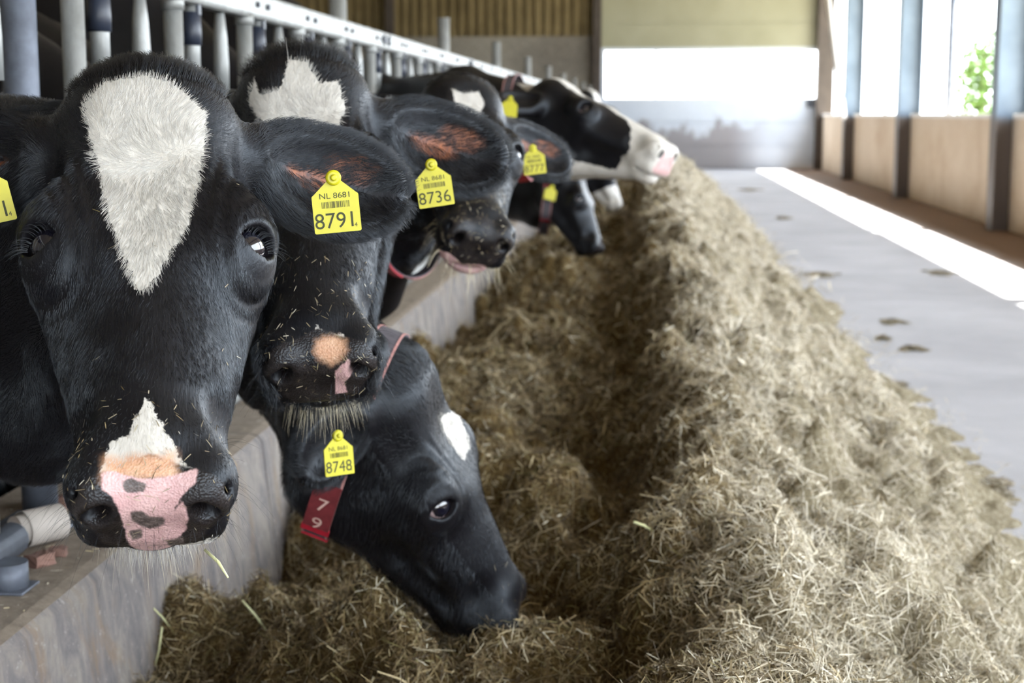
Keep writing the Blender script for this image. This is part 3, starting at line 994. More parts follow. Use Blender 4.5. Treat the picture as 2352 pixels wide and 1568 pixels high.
def text_np(body, size):
    cu = bpy.data.curves.new('t', 'FONT'); cu.body = body; cu.size = size; cu.align_x = 'CENTER'; cu.align_y = 'CENTER'
    cu.resolution_u = 4
    o = bpy.data.objects.new('t', cu); COL.objects.link(o)
    dg = bpy.context.evaluated_depsgraph_get(); dg.update()
    me = bpy.data.meshes.new_from_object(o.evaluated_get(dg))
    V = np.zeros(len(me.vertices) * 3); me.vertices.foreach_get('co', V); V = V.reshape(-1, 3)
    F = [list(p.vertices) for p in me.polygons]
    bpy.data.objects.remove(o); bpy.data.curves.remove(cu); bpy.data.meshes.remove(me)
    return V, F

def put_text(mb, mi, body, size, cx, cy, z, sx=1.0, th=.0):
    V, F = text_np(body, size)
    vs = [mb.bm.verts.new((p[0] * sx + cx, p[1] + cy, z)) for p in V]
    for f in F:
        try:
            fc = mb.bm.faces.new([vs[i] for i in f]); fc.material_index = mi
        except ValueError: pass

def ear_tag(parent, stud, normal, up, num, small, w=.056, detail=2, curl=0.0):
    """yellow flag tag: hangs from a button stud; local x to the reader's right, y up, z to the reader"""
    W, Hh = w, w * 1.02
    nn = unit(normal); u = unit(np.asarray(up) - nn * (np.asarray(up) @ nn)); r = np.cross(u, nn)
    mb = MB()
    ol = []
    def arc(cx, cy, rad, a0, a1, n=5):
        for t in np.linspace(a0, a1, n): ol.append((cx + rad * math.cos(t), cy + rad * math.sin(t)))
    top = -.25 * W                    # shoulder height below the stud
    arc(-W * .46, top - Hh * .86, W * .04, math.pi, 1.5 * math.pi)
    arc(W * .46, top - Hh * .86, W * .04, 1.5 * math.pi, 2 * math.pi)
    arc(W * .455, top - Hh * .14, W * .045, 0, .4 * math.pi)
    arc(0, 0, W * .145, -.12 * math.pi, 1.12 * math.pi, 10)
    arc(-W * .455, top - Hh * .14, W * .045, .6 * math.pi, math.pi)
    t = .0011
    A = [mb.bm.verts.new((x, y, t - curl * (x * x) * 14)) for x, y in ol]
    Bv = [mb.bm.verts.new((x, y, -t - curl * (x * x) * 14)) for x, y in ol]
    bmesh.ops.triangle_fill(mb.bm, use_beauty=True, edges=[mb.bm.edges.new((A[i], A[(i + 1) % len(A)])) for i in range(len(A))])
    bmesh.ops.triangle_fill(mb.bm, use_beauty=True, edges=[mb.bm.edges.new((Bv[i], Bv[(i + 1) % len(A)])) for i in range(len(A))])
    for i in range(len(A)):
        mb.bm.faces.new((A[i], A[(i + 1) % len(A)], Bv[(i + 1) % len(A)], Bv[i]))
    bmesh.ops.recalc_face_normals(mb.bm, faces=mb.bm.faces)
    z = t + .0003
    if num:
        put_text(mb, 1, num, W * .47, -W * .03 if small else 0, top - Hh * .66, z, .98)
    if detail > 1:
        put_text(mb, 1, 'NL 8681', W * .17, 0, top - Hh * .13, z, 1.15)
        rr = random.Random(num)
        x = -W * .30
        while x < W * .30:
            bw = rr.choice([.006, .010, .016]) * W
            vs = [mb.bm.verts.new(q) for q in ((x, top - Hh * .38, z), (x + bw, top - Hh * .38, z), (x + bw, top - Hh * .245, z), (x, top - Hh * .245, z))]
            mb.bm.faces.new(vs).material_index = 1
            x += bw + rr.choice([.008, .012, .02]) * W
        put_text(mb, 1, small, W * .13, W * .39, top - Hh * .77, z)
    me = bpy.data.meshes.new('ear_tag'); mb.bm.to_mesh(me); mb.bm.free()
    o = link('ear_tag', me, parent, [M_TAG, M_INK])
    M = Matrix.Identity(4)
    for i, vv in enumerate((r, u, nn)):
        for k in range(3): M[k][i] = vv[k]
    M.translation = Vector(stud)
    o.matrix_world = M
    o['label'] = 'yellow ear tag' + (' numbered ' + num if num else '')
    st = MB(); st.sm = True
    st.tube([(0, 0, -.012), (0, 0, .002), (0, 0, .0045), (0, 0, .006)], [w * .05, w * .17, w * .165, w * .12], 20)
    st.tube([(0, 0, .005), (0, 0, .0085), (0, 0, .0095)], [w * .075, w * .07, w * .04], 14)
    s = st.build('tag_stud', M_TAG, o)
    return o

FLOOR_Z = .22
def body_prims(cow):
    """neck, trunk, legs and tail in world space: (kind, a, b, ra, rb, blend)"""
    R, t = cow['R'], cow['t']
    W = lambda q: R @ np.array(q, float) + t
    ys = cow['ys']; gz = cow.get('gz', 1.12); wz = cow.get('wz', 1.62)
    hb, poll, thr = W((0, .07, -.145)), W((0, .045, -.105)), W((0, .09, -.22))
    gm = np.array((-1.2, ys, gz)); gt = gm + (0, 0, .20); gb = gm - (0, 0, .22)
    dew = cow.get('dew', 0.0); gb = gb - (0, 0, dew)
    mid = cow.get('mid')
    B = []
    sh = np.array((-1.80, ys + cow.get('dy', .12), wz - .50))
    bend = np.array(mid) if mid is not None else (hb + gm) / 2 + np.array((-.02, .02, .03))
    up = np.array((0, 0, 1.0))
    B.append(('c', hb, bend, .095, .135, .05)); B.append(('c', bend, gm, .135, .165, .06))
    B.append(('c', poll, bend + up * .085, .062, .085, .06)); B.append(('c', bend + up * .085, gt - up * .06, .085, .11, .06))
    B.append(('c', thr, bend - up * (.10 + dew), .075, .09, .07)); B.append(('c', bend - up * (.10 + dew), gb + up * .06, .09, .11, .07))
    B.append(('c', gt - up * .06, sh + (.05, 0, .33), .12, .13, .08)); B.append(('c', gm, sh, .17, .27, .1)); B.append(('c', gb + up * .06, sh + (.12, 0, -.28), .11, .15, .08))
    B.append(('e', sh, (.42, .27, .44), 0, 0, .1))
    rear = sh + np.array((-1.25, cow.get('dy', .12) * .6, -.02))
    B.append(('c', sh + (-.1, 0, -.04), rear, .36, .36, .1))
    B.append(('c', sh + (-.3, 0, .30), rear + (-.15, 0, .28), .14, .13, .1))
    B.append(('e', rear + (-.05, 0, -.02), (.40, .30, .42), 0, 0, .1))
    z0 = FLOOR_Z
    for s in (1, -1):
        f = sh + np.array((.08, .16 * s, -.30)); el = f + (-.05, 0, -.05); kn = np.array((f[0] + .02, f[1], z0 + .34)); fe = np.array((f[0] - .01, f[1], z0 + .12)); ho = np.array((f[0] + .03, f[1], z0 + .04))
        B += [('c', el, kn, .10, .050, .06), ('c', kn, fe, .048, .036, .02), ('c', fe, ho, .042, .055, .02)]
        h = rear + np.array((-.02, .17 * s, -.15)); st = np.array((h[0] + .12, h[1], z0 + .66)); hk = np.array((h[0] - .16, h[1], z0 + .47)); fl = np.array((h[0] - .10, h[1], z0 + .13)); h2 = np.array((h[0] - .05, h[1], z0 + .04))
        B += [('c', h, st, .17, .11, .08), ('c', st, hk, .10, .052, .04), ('c', hk, fl, .048, .036, .02), ('c', fl, h2, .042, .055, .02)]
    tl = rear + np.array((-.42, 0, .32))
    B += [('c', rear + (-.3, 0, .3), tl, .06, .035, .05), ('c', tl, tl + (-.05, 0, -.55), .032, .02, .03), ('c', tl + (-.05, 0, -.55), tl + (-.04, .01, -.85), .03, .045, .03)]
    B.append(('e', rear + np.array((.05, 0, -.42)), (.22, .16, .14), 0, 0, .06))
    return B

def build_cow(cow, label, group='cows feeding along the fence'):
    cow['body'] = body_prims(cow)
    R, t = cow['R'], cow['t']
    h = cow['h']
    # grid that covers the body, seen from the head frame
    pts = []
    for kind, a, b, ra, rb, k in cow['body']:
        if kind == 'c':
            for q, r in ((a, ra), (b, rb)):
                q = (np.asarray(q) - t) @ R; pts += [q - r - .03, q + r + .03]
        else:
            q = (np.asarray(a) - t) @ R; m = max(b) + .03; pts += [q - m, q + m]
    pts = np.array(pts); lo, hi = pts.min(0), pts.max(0)
    ex = .13 if cow.get('coarse_ears') else .34
    ax = [axis(min(lo[0], -.4), max(hi[0], .4), -ex, ex, h), axis(min(lo[1], -.2), max(hi[1], .62), -.10, .60, h), axis(min(lo[2], -.35), max(hi[2], .1), -.30, .05, h)]
    f = lambda p: cow_sdf(p.astype(np.float32), cow)
    V, Q = polygonise(f, ax)
    cow['f'] = f
    cow['fs'] = lambda p: cow_sdf(p.astype(np.float32), cow, False)
    me = mesh_np('cow', V, Q, np.full(len(Q), 4), smooth=True)
    # markings -------------------------------------------------------
    n = vnormals(V, Q)
    wpos = V @ R.T + t
    wn = n @ R.T
    pxy = px(wpos)
    depth = (wpos - _C) @ _F
    scale = depth / FPX
    facing = ((wpos - _C) * wn).sum(1) < 0
    head = (V[:, 1] > -.12)
    front = V[:, 1] > .40
    def paint(polys, region, extra=0.0):
        d = np.full(len(V), 1.0)
        if polys:
            b = np.array([np.concatenate(polys).min(0) - 60, np.concatenate(polys).max(0) + 60]) if len(polys) else None
            m = region & (pxy > b[0]).all(1) & (pxy < b[1]).all(1)
            for pl in polys:
                d[m] = np.minimum(d[m], poly_sd(pxy[m], pl) * scale[m])
        return np.where(region, d, 1.0)
    P = lambda name: [np.array(q, float) for q in cow.get(name, [])]
    masks = {}
    masks['white'] = paint(P('white'), facing & head)
    for fn in cow.get('white_local', []):
        masks['white'] = np.minimum(masks['white'], fn(V))
    for fn in cow.get('white_world', []):
        masks['white'] = np.minimum(masks['white'], fn(wpos))
    masks['pink'] = paint(P('pink'), facing & front)
    masks['pink'] = np.minimum(masks['pink'], paint(P('chin'), facing & (V[:, 1] > .3)))
    masks['peach'] = paint(P('peach'), facing & front)
    masks['spots'] = paint(P('spots'), facing & front)
    # leather of the nose: front of the muzzle
    le = .535 - V[:, 1] + .35 * np.abs(V[:, 0]) + .35 * np.clip(-V[:, 2] - .06, -.06, 1) - .0
    le = np.maximum(le, -.146 - V[:, 2])
    masks['leather'] = np.where(V[:, 1] > .45, le, 1.0)
    for fn in cow.get('pink_local', []):
        masks['pink'] = np.minimum(masks['pink'], fn(V))
    ein = np.full(len(V), 1.0)
    for fr in ear_frames(cow):
        root, e1, e2, nn, L, Wd = fr
        q = (V - root) @ np.stack([e1, e2, nn], 1)
        u2 = q[:, 1] * (-1 if root[0] > 0 else 1)
        eA = np.sqrt(((q[:, 0] - L * .70) / (L * .15)) ** 2 + ((u2 - Wd * .15) / (Wd * .12)) ** 2) - 1
        eB = np.sqrt(((q[:, 0] - L * .52) / (L * .17)) ** 2 + ((u2 + Wd * .03) / (Wd * .12)) ** 2) - 1
        dd = np.full(len(q), 1.0) if cow.get('ear_dark') else np.minimum(eA, eB) * .022
        ok = ((n @ nn) > .1) & (q[:, 0] > .02)
        ein = np.where(ok, np.minimum(ein, dd), ein)
    masks['earin'] = ein
    ns = np.full(len(V), 1.0)
    ax_ = V.copy(); ax_[:, 0] = np.abs(ax_[:, 0])
    masks['hole'] = np.where(V[:, 1] > .5, ell(ax_.astype(np.float32), (.052, .562, -.058), (.011, .028, .018), ROTN), 1.0)
    if cow.get('no_leather'): masks['leather'][:] = 1
    for k_, arr in masks.items():
        at = me.attributes.new(k_, 'FLOAT', 'POINT'); at.data.foreach_set('value', np.clip(arr, -1, 1).astype(np.float32))
    o = link('cow', me, None, [M_HIDE])
    M = Matrix.Identity(4)
    for i in range(3):
        for j in range(3): M[i][j] = R[i, j]
        M[i][3] = t[i]
    o.matrix_world = M
    tag(o, label, 'cow', group)
    bpy.context.view_layer.update()
    cow['obj'] = o
    # eyes -----------------------------------------------------------
    for s in (1, -1):
        bm = bmesh.new()
        bmesh.ops.create_uvsphere(bm, u_segments=32, v_segments=24, radius=EYE_R)
        for f_ in bm.faces: f_.smooth = True
        em = bpy.data.meshes.new('eye'); bm.to_mesh(em); bm.free()
        co = np.zeros(len(em.vertices) * 3); em.vertices.foreach_get('co', co); co = co.reshape(-1, 3)
        dv = unit(np.array((EYE_D[0] * s, EYE_D[1] - .16, EYE_D[2]))); ca = (co / EYE_R) @ dv
        cc = np.ones((len(co), 4), np.float32)
        cc[:, :3] = np.where((ca > .66)[:, None], (.006, .006, .012), np.where((ca > .58)[:, None], (.02, .011, .008), (.55, .42, .42)))
        a_ = em.attributes.new('col', 'FLOAT_COLOR', 'POINT'); a_.data.foreach_set('color', cc.ravel())
        eo = link('eye', em, o, [M_EYE]); eo.location = (EYE_C[0] * s, EYE_C[1], EYE_C[2])
    # hair -----------------------------------------------------------
    if cow.get('hair'):
        fur(cow, o, V, Q, n, masks)
    return o

def fur(cow, o, V, Q, n, masks):
    rg = np.random.default_rng(cow.get('seed', 1))
    num = cow['hair']
    T = np.concatenate([Q[:, [0, 1, 2]], Q[:, [0, 2, 3]]])
    area = .5 * np.linalg.norm(np.cross(V[T[:, 1]] - V[T[:, 0]], V[T[:, 2]] - V[T[:, 0]]), axis=1)
    cen = V[T].mean(1); cn = n[T].mean(1)
    vd = _C - (cen @ cow['R'].T + cow['t']); vd /= np.linalg.norm(vd, axis=1)[:, None]
    vis = ((cn @ cow['R'].T) * vd).sum(1) > -.25
    zone = vis & (cen[:, 1] > -.30) & (np.linalg.norm(cen - (0, .2, -.1), axis=1) < .55)
    w = area * zone * np.where(cen[:, 1] > -.12, 1, .4)
    pick = rg.choice(len(T), num, p=w / w.sum())
    a, b = rg.random(num), rg.random(num); fl = a + b > 1; a[fl] = 1 - a[fl]; b[fl] = 1 - b[fl]
    tri = T[pick]
    ip = lambda arr: (arr[tri[:, 0]].T * (1 - a - b) + arr[tri[:, 1]].T * a + arr[tri[:, 2]].T * b).T
    P = ip(V); Nn = ip(n); Nn /= np.linalg.norm(Nn, axis=1)[:, None]
    mk = {k: ip(x) for k, x in masks.items()}
    skin = (mk['leather'] < .004) | (mk['hole'] < .003) | (mk['pink'] < .001) | ((mk['earin'] < -.004) & (rg.random(num) < .35))
    ec = np.abs(P) * (1, 0, 0) + P * (0, 1, 1)
    skin |= (np.linalg.norm(ec - (EYE_C + EYE_D * .022), axis=1) < .028)
    # flow: from the whorl on the forehead outwards, then down the face
    wc = np.array((.0, .13, 0))
    dv = P - wc
    flow = np.stack([dv[:, 0] * .55 / (.05 + np.abs(dv[:, 0])), np.where(dv[:, 1] > -.05, 1.0, -1.0), -.2 - .5 * np.clip(np.abs(P[:, 0]) / .1, 0, 1)], 1)
    flow[:, 1] = np.clip(dv[:, 1] / .05, -1, 1)
    back = P[:, 1] < -.06
    flow[back] = np.array((0, -1.0, -.5))
    for fr in ear_frames(cow):
        root, e1, e2, nn, L, Wd = fr
        q = (P - root) @ e1
        m = (q > .04) & (np.abs((P - root) @ e2) < Wd)
        flow[m] = e1 + e2 * np.sign((P[m] - root) @ e2)[:, None] * .6
    nz = np.stack([fbm(P[:, 0] * 28 + 50 + 30 * k, P[:, 1] * 28 + 50, 3, 60 + k, P[:, 2] * 28 + 50) - .5 for k in range(3)], 1)
    flow = flow + nz * 1.6 + rg.normal(0, .14, (num, 3))
    flow -= Nn * (flow * Nn).sum(1)[:, None]
    flow /= np.linalg.norm(flow, axis=1)[:, None] + 1e-9
    ln = np.full(num, .010)
    wh = mk['white'] < (nz[:, 0] * .012)
    ln = np.where(wh, .011, ln)
    ln = np.where((P[:, 1] < .03) & (P[:, 1] > -.09) & (np.abs(P[:, 0]) < .09) & (P[:, 2] > -.09), cow.get('forelock', .022), ln)
    ln = np.where(P[:, 1] > .43, .0055, ln)
    for fr in ear_frames(cow):
        root, e1, e2, nn, L, Wd = fr
        q = P - root
        a1, a2 = q @ e1, q @ e2
        rim = (a1 > .05) & (np.sqrt(((a1 - L * .56) / (L * .5)) ** 2 + (a2 / (Wd * .5)) ** 2) > .80)
        ln = np.where(rim, .021, ln)
        inn = (a1 > .03) & (a1 < L) & (np.abs(a2) < Wd * .5) & ((Nn @ nn) > .0)
        ln = np.where(inn, np.maximum(ln, .015), ln)
    ln = np.where(np.linalg.norm(ec - EYE_C, axis=1) < .045, .0045, ln)
    ln = np.where(mk['earin'] < .004, .020, ln)
    ln *= rg.uniform(.7, 1.25, num)
    lift = np.where(wh, .34, .22) + rg.normal(0, .06, num) + .25 * (ln > .0165)
    K = 4
    s = np.linspace(0, 1, K)[None, :, None]
    L3 = ln[:, None, None]
    strands = P[:, None] + (flow[:, None] * s + Nn[:, None] * lift[:, None, None] * (s - .55 * s * s) * 1.3) * L3 - Nn[:, None] * .0008
    keep = ~skin
    rad = cow.get('hair_r', .00022)
    blk, wht = keep & ~wh, keep & wh
    curves_obj('black_coat_hair', strands[blk], rad, M_HB, o)
    if wht.sum() > 10:
        curves_obj('white_coat_hair', strands[wht], rad * 1.1, M_HW, o)

def strands_from(f, roots, dirs, lens, droop, K=6, rg=None):
    s = np.linspace(0, 1, K)[None, :, None]
    return roots[:, None] + dirs[:, None] * lens[:, None, None] * s + droop[None, None, :] * (s ** 2) * lens[:, None, None]

def bristles(cow, name, n, ylo, yhi, zlo, zhi, len0, len1, rad, mat, down=.6, seed=3, dirb=(0, .3, 0)):
    """longer single hairs on muzzle and chin, rooted on the surface"""
    me = cow['obj'].data
    V = np.zeros(len(me.vertices) * 3); me.vertices.foreach_get('co', V); V = V.reshape(-1, 3)
    Nn = np.zeros(len(me.vertices) * 3); me.vertices.foreach_get('normal', Nn); Nn = Nn.reshape(-1, 3)
    m = np.nonzero((V[:, 1] > ylo) & (V[:, 1] < yhi) & (V[:, 2] > zlo) & (V[:, 2] < zhi) & (np.abs(V[:, 0]) < .1))[0]
    if len(m) == 0: return
    rg = np.random.default_rng(seed)
    k = rg.choice(m, n)
    gdir = cow['R'].T @ np.array((0, 0, -1.0))
    d = Nn[k] + rg.normal(0, .25, (n, 3)) + np.array(dirb)
    d /= np.linalg.norm(d, axis=1)[:, None]
    st = strands_from(None, V[k], d, rg.uniform(len0, len1, n), gdir * down)
    return curves_obj(name, st, rad, mat, cow['obj'])

def lashes(cow, n=70):
    rg = np.random.default_rng(9)
    t1 = unit(np.cross(EYE_D, (1, 0, -.2))); t2 = np.cross(EYE_D, t1)
    out = []
    for s in (1, -1):
        S_ = np.array((s, 1, 1))
        th = rg.uniform(0, math.pi, n)
        upv = unit(np.array((.55, -.55, .35)))         # towards the brow
        upv = unit(upv - EYE_D * (upv @ EYE_D)); sd = np.cross(EYE_D, upv)
        root = EYE_C + EYE_D * .020 + np.outer(np.cos(th) * .019, sd) + np.outer(np.sin(th) * .0095, upv)
        d = EYE_D[None] * .8 + np.outer(np.sin(th) * .5 + .25, upv) + np.outer(np.cos(th) * .45, sd) + rg.normal(0, .1, (n, 3))
        d /= np.linalg.norm(d, axis=1)[:, None]
        st = strands_from(None, root, d, rg.uniform(.018, .030, n), np.array((0, .45, -.35)))
        out.append(st * S_)
    curves_obj('eyelashes', np.concatenate(out), .00028, M_LASH, cow['obj'])

def flecks(cow, n, ylo, yhi, seed=2, zlo=-.15, size=(.004, .016), front=False):
    """bits of hay stuck to the muzzle"""
    me = cow['obj'].data
    V = np.zeros(len(me.vertices) * 3); me.vertices.foreach_get('co', V); V = V.reshape(-1, 3)
    Nn = np.zeros(len(me.vertices) * 3); me.vertices.foreach_get('normal', Nn); Nn = Nn.reshape(-1, 3)
    rg = np.random.default_rng(seed)
    m = np.nonzero((V[:, 1] > ylo) & (V[:, 1] < yhi) & (V[:, 2] > zlo) & (np.abs(V[:, 0]) < .11))[0]
    k = rg.choice(m, n)
    P = V[k] + Nn[k] * .0022
    me2 = straw_mesh('hay_flecks', P, Nn[k], rg.uniform(*size, n), rg.uniform(.0004, .0010, n), straw_cols(n, .35, rg) * .8, rg, .12, .15)
    o = link('hay_flecks', me2, cow['obj'], [M_STRAW]); o['kind'] = 'stuff'
    return o

def surface(cow, o_w, d_w, rmax=.5):
    """distance from a point inside the animal to its skin along a world direction"""
    o_l = (np.asarray(o_w) - cow['t']) @ cow['R']; d_l = np.asarray(d_w) @ cow['R']
    s = np.linspace(.02, rmax, 160)
    v = cow['fs']((o_l[None] + s[:, None] * d_l[None]).astype(np.float32))
    k = np.nonzero(v > 0)[0]
    if len(k) == 0: return rmax
    i = k[0]
    if i == 0: return s[0]
    return s[i - 1] + (s[i] - s[i - 1]) * (-v[i - 1]) / (v[i] - v[i - 1] + 1e-9)

def collar(cow, c, nrm, width=.042, sag=0.0, plates=(), label=None, digits=None, gap=.006, edge=True):
    """strap round the neck; plates = [(angle, span, size, material)]"""
    nrm = unit(nrm); c = np.asarray(c, float)
    up = unit(np.array((0, 0, 1.0)) - nrm * nrm[2]); sd = np.cross(nrm, up)
    NA = 72
    th = np.linspace(0, 2 * math.pi, NA, endpoint=False)
    dirs = np.outer(np.cos(th), up) + np.outer(np.sin(th), sd)
    rads = []
    for k in (-1, 1):
        rads.append(np.array([surface(cow, c + nrm * width * .5 * k, d) for d in dirs]) + gap)
    rm = np.maximum(*rads)
    rm = np.maximum(rm, (np.roll(rm, 1) + np.roll(rm, -1)) / 2)
    for _ in range(3): rm = (np.roll(rm, 1) + 2 * rm + np.roll(rm, -1)) / 4
    rm += .002 + sag * np.clip(-np.cos(th), 0, 1) ** 1.5
    inv = cow['obj'].matrix_world.inverted()
    def ring(mb, hw, lift, th_, mi, a0=0, a1=NA, closed=True):
        idx = list(range(a0, a1)) if closed else [i % NA for i in range(a0, a1 + 1)]
        rows = []
        for i in idx:
            p = c + dirs[i] * (rm[i] + lift)
            q = c + dirs[i] * (rm[i] + lift + th_)
            rows.append([mb.bm.verts.new(x) for x in (p - nrm * hw, p + nrm * hw, q + nrm * hw, q - nrm * hw)])
        m = len(rows)
        for i in range(m if closed else m - 1):
            A, B_ = rows[i], rows[(i + 1) % m]
            for k in range(4):
                f_ = mb.bm.faces.new((A[k], B_[k], B_[(k + 1) % 4], A[(k + 1) % 4])); f_.material_index = mi; f_.smooth = False
        if not closed:
            mb.bm.faces.new(rows[0]).material_index = mi; mb.bm.faces.new(list(reversed(rows[-1]))).material_index = mi
    def attach(mb, name, mats, par):
        o = mb.build(name, mats)
        o.data.transform(inv)
        if par is cow['obj']: o.parent = par
        else: o.parent = par
        return o
    mb = MB()
    ring(mb, width / 2, 0, .004, 0)
    if edge:
        for k in (-1, 1):
            pass
    st = attach(mb, 'collar', [M_STRAP, M_STRAPE], cow['obj'])
    if edge:
        mb = MB()
        c0 = c
        for k in (-1, 1):
            c = c0 + nrm * k * (width / 2 - .002)
            ring(mb, .0022, .0038, .0014, 0)
        c = c0
        attach(mb, 'collar_trim', [M_STRAPE], st)
    for a, span, wd, mat in plates:
        i0 = int(round((a - span / 2) / (2 * math.pi) * NA)); i1 = max(i0 + 1, int(round((a + span / 2) / (2 * math.pi) * NA)))
        mb = MB(); ring(mb, wd / 2, .004, .006, 0, i0, i1, False)
        attach(mb, 'collar_plate', [mat], st)
    if digits:
        for a, ch, size in digits:
            i = int(round(a / (2 * math.pi) * NA)) % NA
            d = dirs[i]; tg = unit(dirs[(i - 1) % NA] * rm[(i - 1) % NA] - dirs[(i + 1) % NA] * rm[(i + 1) % NA])
            nn = unit(np.cross(tg, nrm)); nn = nn if nn @ d > 0 else -nn
            mb = MB(); put_text(mb, 0, ch, size, 0, 0, 0, 1.1)
            for v_ in mb.bm.verts:
                x, y = v_.co.x, v_.co.y
                v_.co = Vector(c + d * (rm[i] + .0115) + np.cross(tg, nn) * x + tg * y)
            attach(mb, 'plate_digit', [M_DIGIT], st)
    if label: st['label'] = label
    return st

def pose(y, z, t):
    y = unit(y); z = np.array(z, float); z = unit(z - y * (z @ y))
    return np.stack([np.cross(y, z), y, z], 1), np.array(t, float)

EARS = [((.93, .02, -.36), (.1, .35, .93), .240, .140)] * 2
EARS_LOW = [((.91, .17, -.36), (.1, .35, .93), .245, .150)] * 2
cows = {}
# 1: looks straight at the camera
R_, t_ = pose((.1909, -.6355, -.7481), (.2551, -.7038, .6630), (-.5923, 1.7812, 1.3103))
cows[1] = dict(R=R_, t=t_, ys=2.15, h=.0042, seed=1, hair=190000, gz=1.08, mid=(-.86, 2.06, 1.08), dew=.14, ears=EARS, ear_y=.060,
    white=[[(190, 235), (235, 195), (290, 180), (330, 170), (385, 186), (425, 215), (472, 258), (470, 330), (455, 420), (430, 520), (390, 580), (365, 625), (345, 660), (318, 668), (303, 625), (283, 575), (258, 520), (235, 430), (225, 370), (205, 310)],
           [(335, 915), (352, 940), (400, 1022), (412, 1060), (455, 1085), (450, 1110), (230, 1090), (252, 1022), (300, 985)],
           [(320, 1262), (500, 1235), (490, 1330), (330, 1330)]],
    peach=[[(240, 1050), (400, 1040), (405, 1100), (235, 1105)]],
    pink=[[(232, 1088), (250, 1078), (330, 1100), (405, 1092), (455, 1075), (452, 1105), (415, 1140), (400, 1170), (420, 1150), (430, 1170), (428, 1215), (400, 1245), (455, 1262), (320, 1275), (290, 1240), (280, 1190), (258, 1140), (234, 1125)]],
    spots=[[(278, 1105), (300, 1096), (335, 1112), (330, 1130), (290, 1132)], [(300, 1175), (325, 1172), (340, 1185), (378, 1188), (380, 1205), (340, 1215), (300, 1195)], [(295, 1218), (325, 1215), (330, 1235), (300, 1240)], [(382, 1240), (420, 1232), (430, 1258), (390, 1258)]])
# 2: behind the first one, nose lowered
R_, t_ = pose((.1853, -.6530, -.7343), (.1350, -.7233, .6772), (-.5486, 2.3783, 1.3487))
cows[2] = dict(R=R_, t=t_, ys=3.44, h=.0045, seed=2, hair=110000, gz=1.05, mid=(-.84, 2.86, 1.10), ears=EARS_LOW, forelock=.036,
    white=[[(585, 175), (598, 215), (640, 205), (662, 135), (705, 140), (735, 190), (775, 185), (795, 250), (770, 300), (700, 335), (655, 330), (610, 290), (570, 235)],
           [(725, 738), (745, 762), (790, 770), (805, 800), (790, 830), (765, 838), (730, 830), (722, 790)], [(630, 935), (770, 940), (760, 1000), (640, 990)]],
    peach=[[(728, 785), (745, 772), (772, 774), (793, 784), (796, 806), (782, 826), (758, 836), (732, 826), (722, 806)]],
    pink=[[(770, 850), (800, 825), (812, 850), (790, 880), (800, 900), (770, 905)], [(650, 942), (700, 938), (720, 955), (650, 958)]])
# 6: head down, muzzle in the hay
R_, t_ = pose((.36, .24, -.90), (.93, -.16, .33), (0, 0, 0))
t_ = at(1020, 1168, 2.62) - R_ @ (EYE_C + EYE_D * EYE_R)
cows[6] = dict(R=R_, t=t_, ys=3.95, h=.0048, seed=6, hair=60000, gz=.98, wz=1.58, mid=(-.74, 3.05, .84), ears=[((.72, .22, -.66), (.7, .1, .7), .175, .12)] * 2, ear_y=.02,
    white=[[(1008, 960), (1045, 940), (1075, 1000), (1078, 1030), (1066, 1055), (1050, 1040), (1025, 1000)]], ear_dark=True)
# 3: chewing, head turned towards the camera
R_, t_ = pose((.1689, -.7809, -.6014), (.3494, -.5231, .7774), (-.4606, 3.8500, 1.3453))
cows[3] = dict(R=R_, t=t_, ys=4.75, wz=1.78, h=.0055, seed=3, hair=30000, hair_r=.0004, gz=1.08, mid=(-.82, 4.36, 1.05), dew=.20, ears=EARS, mouth=.006, white_world=[lambda w: np.maximum(w[:, 2] - .55 - .1 * np.sin(w[:, 0] * 9), 0 * w[:, 2] - 1)],
    chin=[[(995, 570), (1030, 580), (1062, 606), (1112, 608), (1125, 622), (1100, 634), (1050, 632), (1012, 606)]],
    white=[[(1038, 205), (1070, 215), (1100, 210), (1112, 240), (1095, 278), (1075, 280), (1050, 260)]])
# 4: head stretched out over the hay in profile
R_, t_ = pose((.78, -.48, -.40), (.40, -.05, .92), (-.3566, 5.6985, 1.3807))
def blaze4(V): return np.abs(V[:, 0]) - np.where(V[:, 1] < .1, .05, .028 + .08 * np.clip((V[:, 1] - .36) / .15, 0, 1)) + np.where((V[:, 2] > -.09) | (V[:, 1] > .43), 0, 1)
def under4(V): return np.where((V[:, 1] > .1) & (V[:, 1] < .6), V[:, 2] + .250 - .24 * (V[:, 1] - .15), 1.0)
cows[4] = dict(R=R_, t=t_, ys=6.75, wz=1.84, h=.0065, seed=4, gz=1.15, mid=(-.75, 6.2, 1.26), ear_dark=True, ears=[((.8, -.45, -.3), (.3, .3, .9), .19, .13)] * 2,
    white_local=[blaze4, under4], no_leather=True, pink_local=[lambda V: np.where(V[:, 2] > -.14, .566 - V[:, 1], 1.0)])
# 5: head down in the hay beyond
R_, t_ = pose((.30, -.33, -.89), (.86, -.1134, .45), (-.445, 9.6, .93))
cows[5] = dict(R=R_, t=t_, ys=10.4, h=.007, seed=5, gz=.85, wz=1.55, mid=(-.72, 9.9, .72), ears=[((.8, -.2, -.5), (.5, .35, .6), .19, .13)] * 2)
